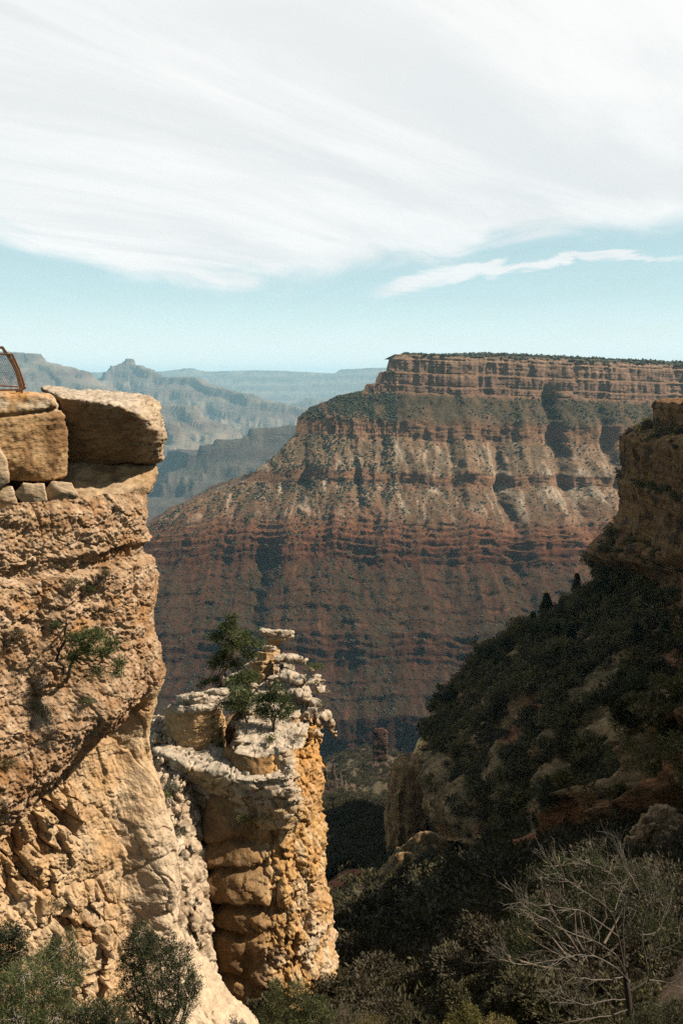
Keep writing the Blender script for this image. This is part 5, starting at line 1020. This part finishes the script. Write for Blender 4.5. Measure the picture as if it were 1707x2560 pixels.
def tower_plants():
    cap = TOWER['cap']
    b = pick(cap, 540, 1790); b[2] -= .2; Y = 46.6; b[1] = max(b[1], 45.5)
    plant('pine_tree', 'tallest pine on the rock tower, standing behind the barrel shaped rock', 'pine', b,
        [lob(578,1545,Y,16,14), lob(570,1570,Y,30,18), lob(605,1590,Y,34,14), lob(545,1595,Y,30,16), lob(590,1615,Y,44,18), lob(640,1610,Y-.3,24,12), lob(555,1640,Y,26,16), lob(625,1640,Y-.3,26,12), lob(535,1660,Y,22,14), lob(585,1660,Y,30,14), lob(540,1700,Y,18,12), lob(600,1700,Y-.6,44,16), lob(625,1690,Y-.8,30,14), lob(560,1720,Y,22,12), lob(515,1705,Y,14,10)],
        85, 10, .14, .020, 63, ((0.045, 0.058, 0.018), (0.115, 0.135, 0.042)), trunk_r=.13, bark=(.10, .075, .05), twigs=7, shell=.3, trunk_top=U(574, 1600, Y))
    b = pick(cap, 620, 1800); Y = b[1] - .2
    plant('juniper', 'spreading green juniper at the foot of the tall pine on the tower', 'juniper', b,
        [lob(595,1735,Y,36,18), lob(640,1745,Y-.2,34,18), lob(605,1765,Y-.3,40,18), lob(650,1775,Y-.3,26,16), lob(570,1760,Y,24,14), lob(500,1715,46.5,12,6)], 90, 9, .13, .018, 64, ((0.042, 0.055, 0.018), (0.11, 0.13, 0.042)), trunk_r=.08, twigs=8, shell=.3)
    b = pick(cap, 685, 1815); Y = b[1] - .2
    plant('juniper', 'rounded darker juniper right of the spreading one on the tower', 'juniper', b,
        [lob(690,1725,Y,24,20), lob(670,1750,Y,26,24), lob(710,1750,Y,24,24), lob(665,1785,Y,26,22), lob(705,1785,Y-.1,30,22), lob(728,1770,Y,12,16)], 110, 9, .12, .018, 65, ((0.024, 0.036, 0.012), (0.072, 0.098, 0.032)), trunk_r=.08, twigs=7, shell=.3)
    grey = ((0.085, 0.08, 0.055), (0.17, 0.16, 0.11)); gr = ((0.06, 0.075, 0.02), (0.15, 0.17, 0.055))
    specs = [(787,1668,26,14,gr,'bright green bush at the top right edge of the tower'), (740,1655,20,12,grey,'grey brush behind the pale boulders on top of the tower'), (595,1808,24,16,grey,'dark twiggy brush below the spreading juniper'),
             (733,1845,26,24,grey,'grey brush in the crack right of the rounded juniper'), (805,1760,20,20,grey,'grey brush among the boulders on the right flank'), (675,1850,14,14,gr,'yellow green grass tuft below the rounded juniper'),
             (668,1905,14,12,grey,'dark brush at the back of the pale nose of rock'), (615,2045,26,14,gr,'green bush hanging under the pale ledges of the nose'), (765,1880,20,12,grey,'grey brush above the ochre wall of the tower'),
             (425,1965,22,18,grey,'grey brush in the shaded gully beside the tower'), (410,1990,16,14,gr,'green bush at the top of the shaded gully'), (440,2080,28,16,grey,'bushy grey growth halfway down the gully'), (505,1740,12,7,gr,'small green sprig behind the barrel shaped rock')]
    gul = [o for o in C.objects if o.name == 'gully_rubble'][0]
    for i, (x, y, rx, ry, g, lab) in enumerate(specs):
        b = pick(gul if x < 460 else cap, x, y + ry * .7, 9); Yb = b[1] - .1
        plant('tower_bush', lab, 'bush', b, [lob(x + (k - 1) * rx * .5, y + (k % 2) * ry * .3 - 2, Yb, rx * .6, ry * .7) for k in range(3)], 30, 8, .10, .011, 90 + i, g, 'bushes on the rock tower', trunk_r=.025, twigs=10, bark=(.2, .17, .13), stem='stem', leaf='foliage', shell=.3)
    b = pick(cap, 557, 1858, 9); rng = np.random.default_rng(3)
    d = rng.normal(size=(90, 3)); d[:, 2] = np.abs(d[:, 2]) + .45; d /= np.linalg.norm(d, axis=1, keepdims=True)
    V, Fq = blades(np.repeat(b[None], 90, 0), d, 1, .45, .018, rng, .05, .05)
    tag(mesh_np('yucca', V, Fq, M_leaf, np.repeat(mixc((0.09, 0.11, 0.03), (0.2, 0.22, 0.075), rng.random(90)), 4, 0), smooth=False), 'spiky yellow green yucca tuft on the pale bench below the barrel shaped rock', 'yucca')
tower_plants()

# ------------------------------------------------------------------ bushes and firs on the shaded slopes
def bush_variant(seed, n, per, conifer=False):
    rng = np.random.default_rng(seed)
    if conifer:
        h = rng.random(n) ** .8; a = rng.uniform(0, 6.28, n); rr = (1 - h) * .26 * rng.uniform(.4, 1.1, n) + .015
        cen = np.stack([rr * np.cos(a), rr * np.sin(a), .08 + h * .9], 1); dr = np.stack([np.cos(a), np.sin(a), -.1 + 0 * a], 1)
    else:
        k = 6; lc = rng.normal(size=(k, 3)) * np.array([.27, .27, .14]) + np.array([0, 0, .42]); lr = rng.uniform(.2, .36, k)
        j = rng.integers(0, k, n); v = rng.normal(size=(n, 3)); v /= np.linalg.norm(v, axis=1, keepdims=True)
        cen = lc[j] + v * lr[j][:, None] * rng.uniform(.55, 1.1, (n, 1)); cen[:, 2] = np.maximum(cen[:, 2], .02 + .1 * rng.random(n)); dr = v + np.array([0, 0, .5])
    V, Fq = blades(cen, dr, per, .14 * (330 / n) ** .4 if not conifer else .09, .026 * (330 / n) ** .4 if not conifer else .02, rng, .7, .4)
    tone = np.clip(.45 + .8 * fbm(np.repeat(cen, per, 0) * 3, 3, seed) + rng.normal(size=n * per) * .2, 0, 1)
    return V, Fq, np.repeat(tone, 4)
def slope_bushes():
    rng = np.random.default_rng(41)
    gA = ((0.068, 0.056, 0.019), (0.22, 0.175, 0.060)); gB = ((0.034, 0.038, 0.016), (0.095, 0.098, 0.040)); gC = ((0.040, 0.034, 0.019), (0.090, 0.075, 0.043))
    def meshes(kind, g, seeds, n, per, con=False):
        out = []
        for s in seeds:
            V, Fq, t = bush_variant(s, n, per, con); o = mesh_np(kind, V, Fq, M_leaf, mixc(g[0], g[1], t), smooth=False); out.append(o.data); bpy.data.objects.remove(o)
        return out
    A = meshes('slope_bush', gA, (1, 2, 3), 330, 5) + meshes('slope_bush', gB, (4, 5), 330, 5); gD = ((0.032, 0.028, 0.011), (0.092, 0.080, 0.030)); gC2 = ((0.036, 0.029, 0.015), (0.085, 0.068, 0.036)); B = meshes('gully_bush', gD, (6, 7), 800, 6) + meshes('gully_bush', gC2, (8, 9), 800, 6)
    FIR = meshes('fir_tree', gB, (11, 12), 420, 5, True)
    def put(name, data, p, h, label, cat, group, w=1.0):
        o = bpy.data.objects.new(name, data); C.objects.link(o); o.location = [float(v) for v in p]; o.scale = (h * w, h * w, h); o.rotation_euler = (0, 0, float(rng.uniform(0, 6.28)))
        return tag(o, label, cat, group)
    # candidates on the wall
    V, stp, up, tz = WALL['V'], WALL['stp'], WALL['upper'], WALL['tz']
    px, py = PX(V); vis = (px > 930) & (px < 1720) & (py < 2300) & (V[:, 1] < 330) & (V[:, 1] > 45) & (WALL['to'] > 4)
    w = np.where(vis, (1 - up) * (1 - .8 * stp) + up * (1 - stp) * .22, 0); w *= (1 + .5 * WALL['nose']) * np.where((px > 970) & (px < 1135) & (py > 1885) & (py < 2150), .04, 1) * (1 - .97 * WALL['low'])
    w *= np.clip(.35 + 1.9 * fbm(V / 10, 4, 701), .02, 1.5)
    I = rng.choice(len(V), 6000, replace=False, p=w / w.sum()); Vc = V[I]
    h = (1.0 + 3.8 * rng.random(len(I)) ** 2.4) * np.clip(Vc[:, 1] / 200, .45, 1.1) * np.where(up[I] > .5, .6, 1); app = h / Vc[:, 1]
    order = np.argsort(-app * (1 + .6 * (WALL['nose'][I] > .3)))
    for k in order[:150]: put('slope_bush', A[rng.integers(len(A))], Vc[k] - np.array([0, 0, .15]), h[k], 'dark green bush growing on the steep shaded slope at the right', 'bush', 'bushes on the shaded slope', rng.uniform(.9, 1.35))
    # candidates on the floor
    n = 30000; cx = rng.uniform(560, 1760, n); Yc = np.exp(rng.uniform(math.log(11.5), math.log(1250), n)); X = (cx - 853.5) / F_PX * Yc; z, _ = floor_full(X, Yc)
    Vf = np.stack([X, Yc, z], 1); fx, fy = PX(Vf); red = np.hypot((X - U(858,2222,225)[0]) / 13, (Yc - 225) / 22) < .9
    knoll = np.hypot((X - U(1060,2096,150)[0]) / 12, (Yc - 150) / 18) < 1
    knoll = np.zeros(n, bool); keep = ((Yc > 16) | (cx > 1480)) & (fy > 1850) & (fy < 2640) & ~red & (rng.random(n) < np.clip(.45 + 1.8 * fbm(Vf / (Yc[:, None] * .16), 3, 702), .05, 1) * np.where(knoll, .7, 1))
    Vf = Vf[keep]; hf = rng.uniform(.010, .034, len(Vf)) * (1 + rng.random(len(Vf)) ** 4) * Vf[:, 1] ** .93 * 1.2; hf = np.minimum(hf, 4.2); appf = hf / Vf[:, 1] + .01 * (Vf[:, 1] < 45)
    of = np.argsort(-appf)[:]
    for k in of[:130]: put('gully_bush', B[rng.integers(len(B))], Vf[k] - np.array([0, 0, .1]), hf[k], 'olive or grey bush on the dark brushy hillside at the lower right', 'bush', 'bushes on the lower hillside', rng.uniform(1.0, 1.5))
    firs = [(1434,1470,52),(1368,1520,36),(1362,1540,62),(1330,1560,38),(1425,1610,60),(1390,1600,46),(1550,1520,70),(1612,1540,64),(1460,1500,40),(1470,1580,44),(1585,1620,70),(1660,1600,60)]
    for x, y, hp in firs:
        k = np.argmin((px - x) ** 2 + (py - y) ** 2 + 3 * np.maximum(V[:, 1] - 285, 0)); put('fir_tree', FIR[rng.integers(2)], V[k] - np.array([0, 0, .3]), hp * MPP(V[k, 1]), 'dark pointed fir on the shaded slope below the ochre cliff', 'fir', 'firs on the shaded slope', rng.uniform(.9, 1.2))
    # the rest, past counting
    def merge(name, P, H, g, seed):
        r = np.random.default_rng(seed); Vs, Fs, Cs, o = [], [], [], 0
        vars_ = [bush_variant(20 + s, 75, 3) for s in range(4)]
        for j in range(4):
            m = (np.arange(len(P)) % 4) == j; v, f, t = vars_[j]; n_ = m.sum(); a = r.uniform(0, 6.28, n_); ca, sa = np.cos(a)[:, None], np.sin(a)[:, None]
            s = (H[m] * 1.0)[:, None]; W = np.stack([(v[None, :, 0] * ca - v[None, :, 1] * sa) * s * 1.25, (v[None, :, 0] * sa + v[None, :, 1] * ca) * s * 1.25, v[None, :, 2] * s], -1) + P[m][:, None]
            tt = np.clip(t[None] * .8 + r.uniform(-.3, .4, (n_, 1)), 0, 1.2)
            Vs.append(W.reshape(-1, 3)); Fs.append((f[None] + len(v) * np.arange(n_)[:, None, None]).reshape(-1, 4) + o); o += n_ * len(v)
            br = r.random(n_) < .3; c = np.where(np.repeat(br, len(v))[:, None], mixc(gC2[0], gC2[1], tt.ravel()), mixc(g[0], g[1], tt.ravel())); Cs.append(c)
        tag(mesh_np(name, np.concatenate(Vs), np.concatenate(Fs), M_leaf, np.concatenate(Cs), smooth=False), kind='stuff')
    r = order[150:]; merge('slope_scrub', Vc[r], h[r] * .8, gA, 42)
    n = 9000; cx = rng.uniform(780, 1020, n); Yc = np.exp(rng.uniform(math.log(235), math.log(1300), n)); X = (cx - 853.5) / F_PX * Yc; z, _ = floor_full(X, Yc); Vg = np.stack([X, Yc, z], 1)
    red = np.hypot((X - U(858,2222,225)[0]) / 13, (Yc - 225) / 22) < 1.1; m = ~red & (rng.random(n) < np.clip(.5 + 1.2 * fbm(Vg / 45, 3, 703), .1, 1)); Vg = Vg[m]; hg = rng.uniform(1.6, 4.6, len(Vg))
    r = of[130:]; merge('hillside_scrub', np.concatenate([Vf[r], Vg]), np.concatenate([hf[r] * .85, hg]), gD, 43)
slope_bushes()
# ------------------------------------------------------------------ the iron railing on the boulder
def railing():
    m = bpy.data.materials.new('rusty_iron'); m.use_nodes = True; nt = m.node_tree; b = nt.nodes['Principled BSDF']
    tcn = N(nt, 'ShaderNodeTexCoord'); nz = N(nt, 'ShaderNodeTexNoise'); nz.inputs['Scale'].default_value = 22; nz.inputs['Detail'].default_value = 8; nt.links.new(tcn.outputs['Object'], nz.inputs['Vector'])
    mx = N(nt, 'ShaderNodeMix', data_type='RGBA'); nt.links.new(nz.outputs[0], mx.inputs[0]); mx.inputs[6].default_value = (0.035, 0.016, 0.008, 1); mx.inputs[7].default_value = (0.30, 0.145, 0.065, 1)
    nt.links.new(mx.outputs[2], b.inputs['Base Color']); b.inputs['Roughness'].default_value = .7; b.inputs['Metallic'].default_value = .25
    Y = 20.7; q = lambda x, y, d=0: U(x, y, Y + d)
    root = empty('railing', q(45, 985), 'rusty curved iron railing with wire mesh standing on the stained boulder', 'railing')
    def bar(name, pts, r, d=0, sides=8, n=24):
        P = np.array([q(*p) for p in pts]); t = np.arange(len(P)); u = np.linspace(0, len(P) - 1, n); Pq = np.stack([np.interp(u, t, P[:, j]) for j in range(3)], 1)
        for _ in range(2): Pq[1:-1] = .25 * Pq[:-2] + .5 * Pq[1:-1] + .25 * Pq[2:]
        V, Fq, _ = tubes([(Pq, np.full(n, r))], sides); return mesh_np(name, V, Fq, m, None, root)
    rib = [(-2,869),(7,869),(14,880),(24,892),(34,910),(43,930),(49,950),(54,970)]
    rib2 = [(28,884),(33,888),(39,902),(47,920),(54,940),(59,957),(64,971)]
    def flat(name, pts, w0, w1, d):
        P = np.array([q(x, y, d) for x, y in pts]); t = np.gradient(P, axis=0); t /= np.linalg.norm(t, axis=1, keepdims=True)
        sd = np.stack([t[:, 2], 0 * t[:, 0], -t[:, 0]], 1); w = np.linspace(w0, w1, len(P))[:, None] * MPP(Y) / 2; dp = np.array([0, .012, 0])
        ring = np.stack([P - sd * w - dp, P + sd * w - dp, P + sd * w + dp, P - sd * w + dp], 1).reshape(-1, 3)
        mesh_np(name, ring, grid_faces(len(P), 4, True), m, None, root, smooth=False)
    flat('rib', rib, 7, 10, 0); flat('rib', [(x - 1, y) for x, y in rib2], 5, 9, .06)
    flat('rib', [(x - 95, y) for x, y in rib], 7, 10, 0)
    bar('top_rail', [(-160,884),(-60,884),(10,885),(33,886)], .022); bar('hand_rail', [(-160,868),(-40,868),(-8,868),(4,870)], .020)
    bar('bottom_rail', [(-160,963),(-60,963),(0,964),(46,967)], .020); bar('base_rail', [(-160,974),(-40,974),(20,975),(58,973),(66,969),(62,965)], .024)
    for x in (49, -50):
        P = [q(x + a, y, d) for a in (-9, 9) for y in (973, 983) for d in (-.03, .08)]
        bm = bmesh.new(); [bm.verts.new(p) for p in P]; bmesh.ops.convex_hull(bm, input=bm.verts); bmesh.ops.bevel(bm, geom=bm.edges[:], offset=.008, segments=2, affect='EDGES')
        for v in bm.verts: v.co -= root.location
        me = bpy.data.meshes.new('foot'); bm.to_mesh(me); bm.free(); me.materials.append(m); o = bpy.data.objects.new('foot', me); C.objects.link(o); o.parent = root
    lines = []
    rx = np.array([(888, 24), (892, 26), (910, 34), (930, 42), (950, 48), (963, 52)], float)
    for s in (-1, 1):
        for c in np.arange(-260, 220, 5.2):
            ys = np.linspace(886, 963, 40); xs = c + s * (ys - 925) * .55 + 1.0 * np.sin((ys - 886) * 1.2); lim = np.interp(ys, rx[:, 0], rx[:, 1]); mk = (xs < lim) & (xs > -90)
            if mk.sum() > 3: lines.append((np.array([q(x, y, .02) for x, y in zip(xs[mk], ys[mk])]), np.full(mk.sum(), .0042)))
    V, Fq, _ = tubes(lines, 4); mesh_np('wire_mesh', V, Fq, m, None, root)
railing()
# ------------------------------------------------------------------ the air
def haze():
    m = bpy.data.materials.new('haze'); m.use_nodes = True; nt = m.node_tree; nt.nodes.clear()
    out = N(nt, 'ShaderNodeOutputMaterial'); v = N(nt, 'ShaderNodeVolumePrincipled')
    v.inputs['Color'].default_value = HAZE_COL; v.inputs['Density'].default_value = HAZE_DEN; v.inputs['Anisotropy'].default_value = 0.0
    nt.links.new(v.outputs[0], out.inputs['Volume'])
    x0, x1, y0, y1, z0, z1 = -51000, 51000, -51000, 53000, -1620, 620
    V = np.array([(x, y, z) for z in (z0, z1) for y in (y0, y1) for x in (x0, x1)], float)
    Fq = np.array([(0, 2, 3, 1), (4, 5, 7, 6), (0, 1, 5, 4), (2, 6, 7, 3), (0, 4, 6, 2), (1, 3, 7, 5)])
    mesh_np('haze', V, Fq, m, smooth=False)['kind'] = 'stuff'
HAZE_COL = (0.43, 0.79, 1.0, 1); HAZE_DEN = 2.3e-5
haze()
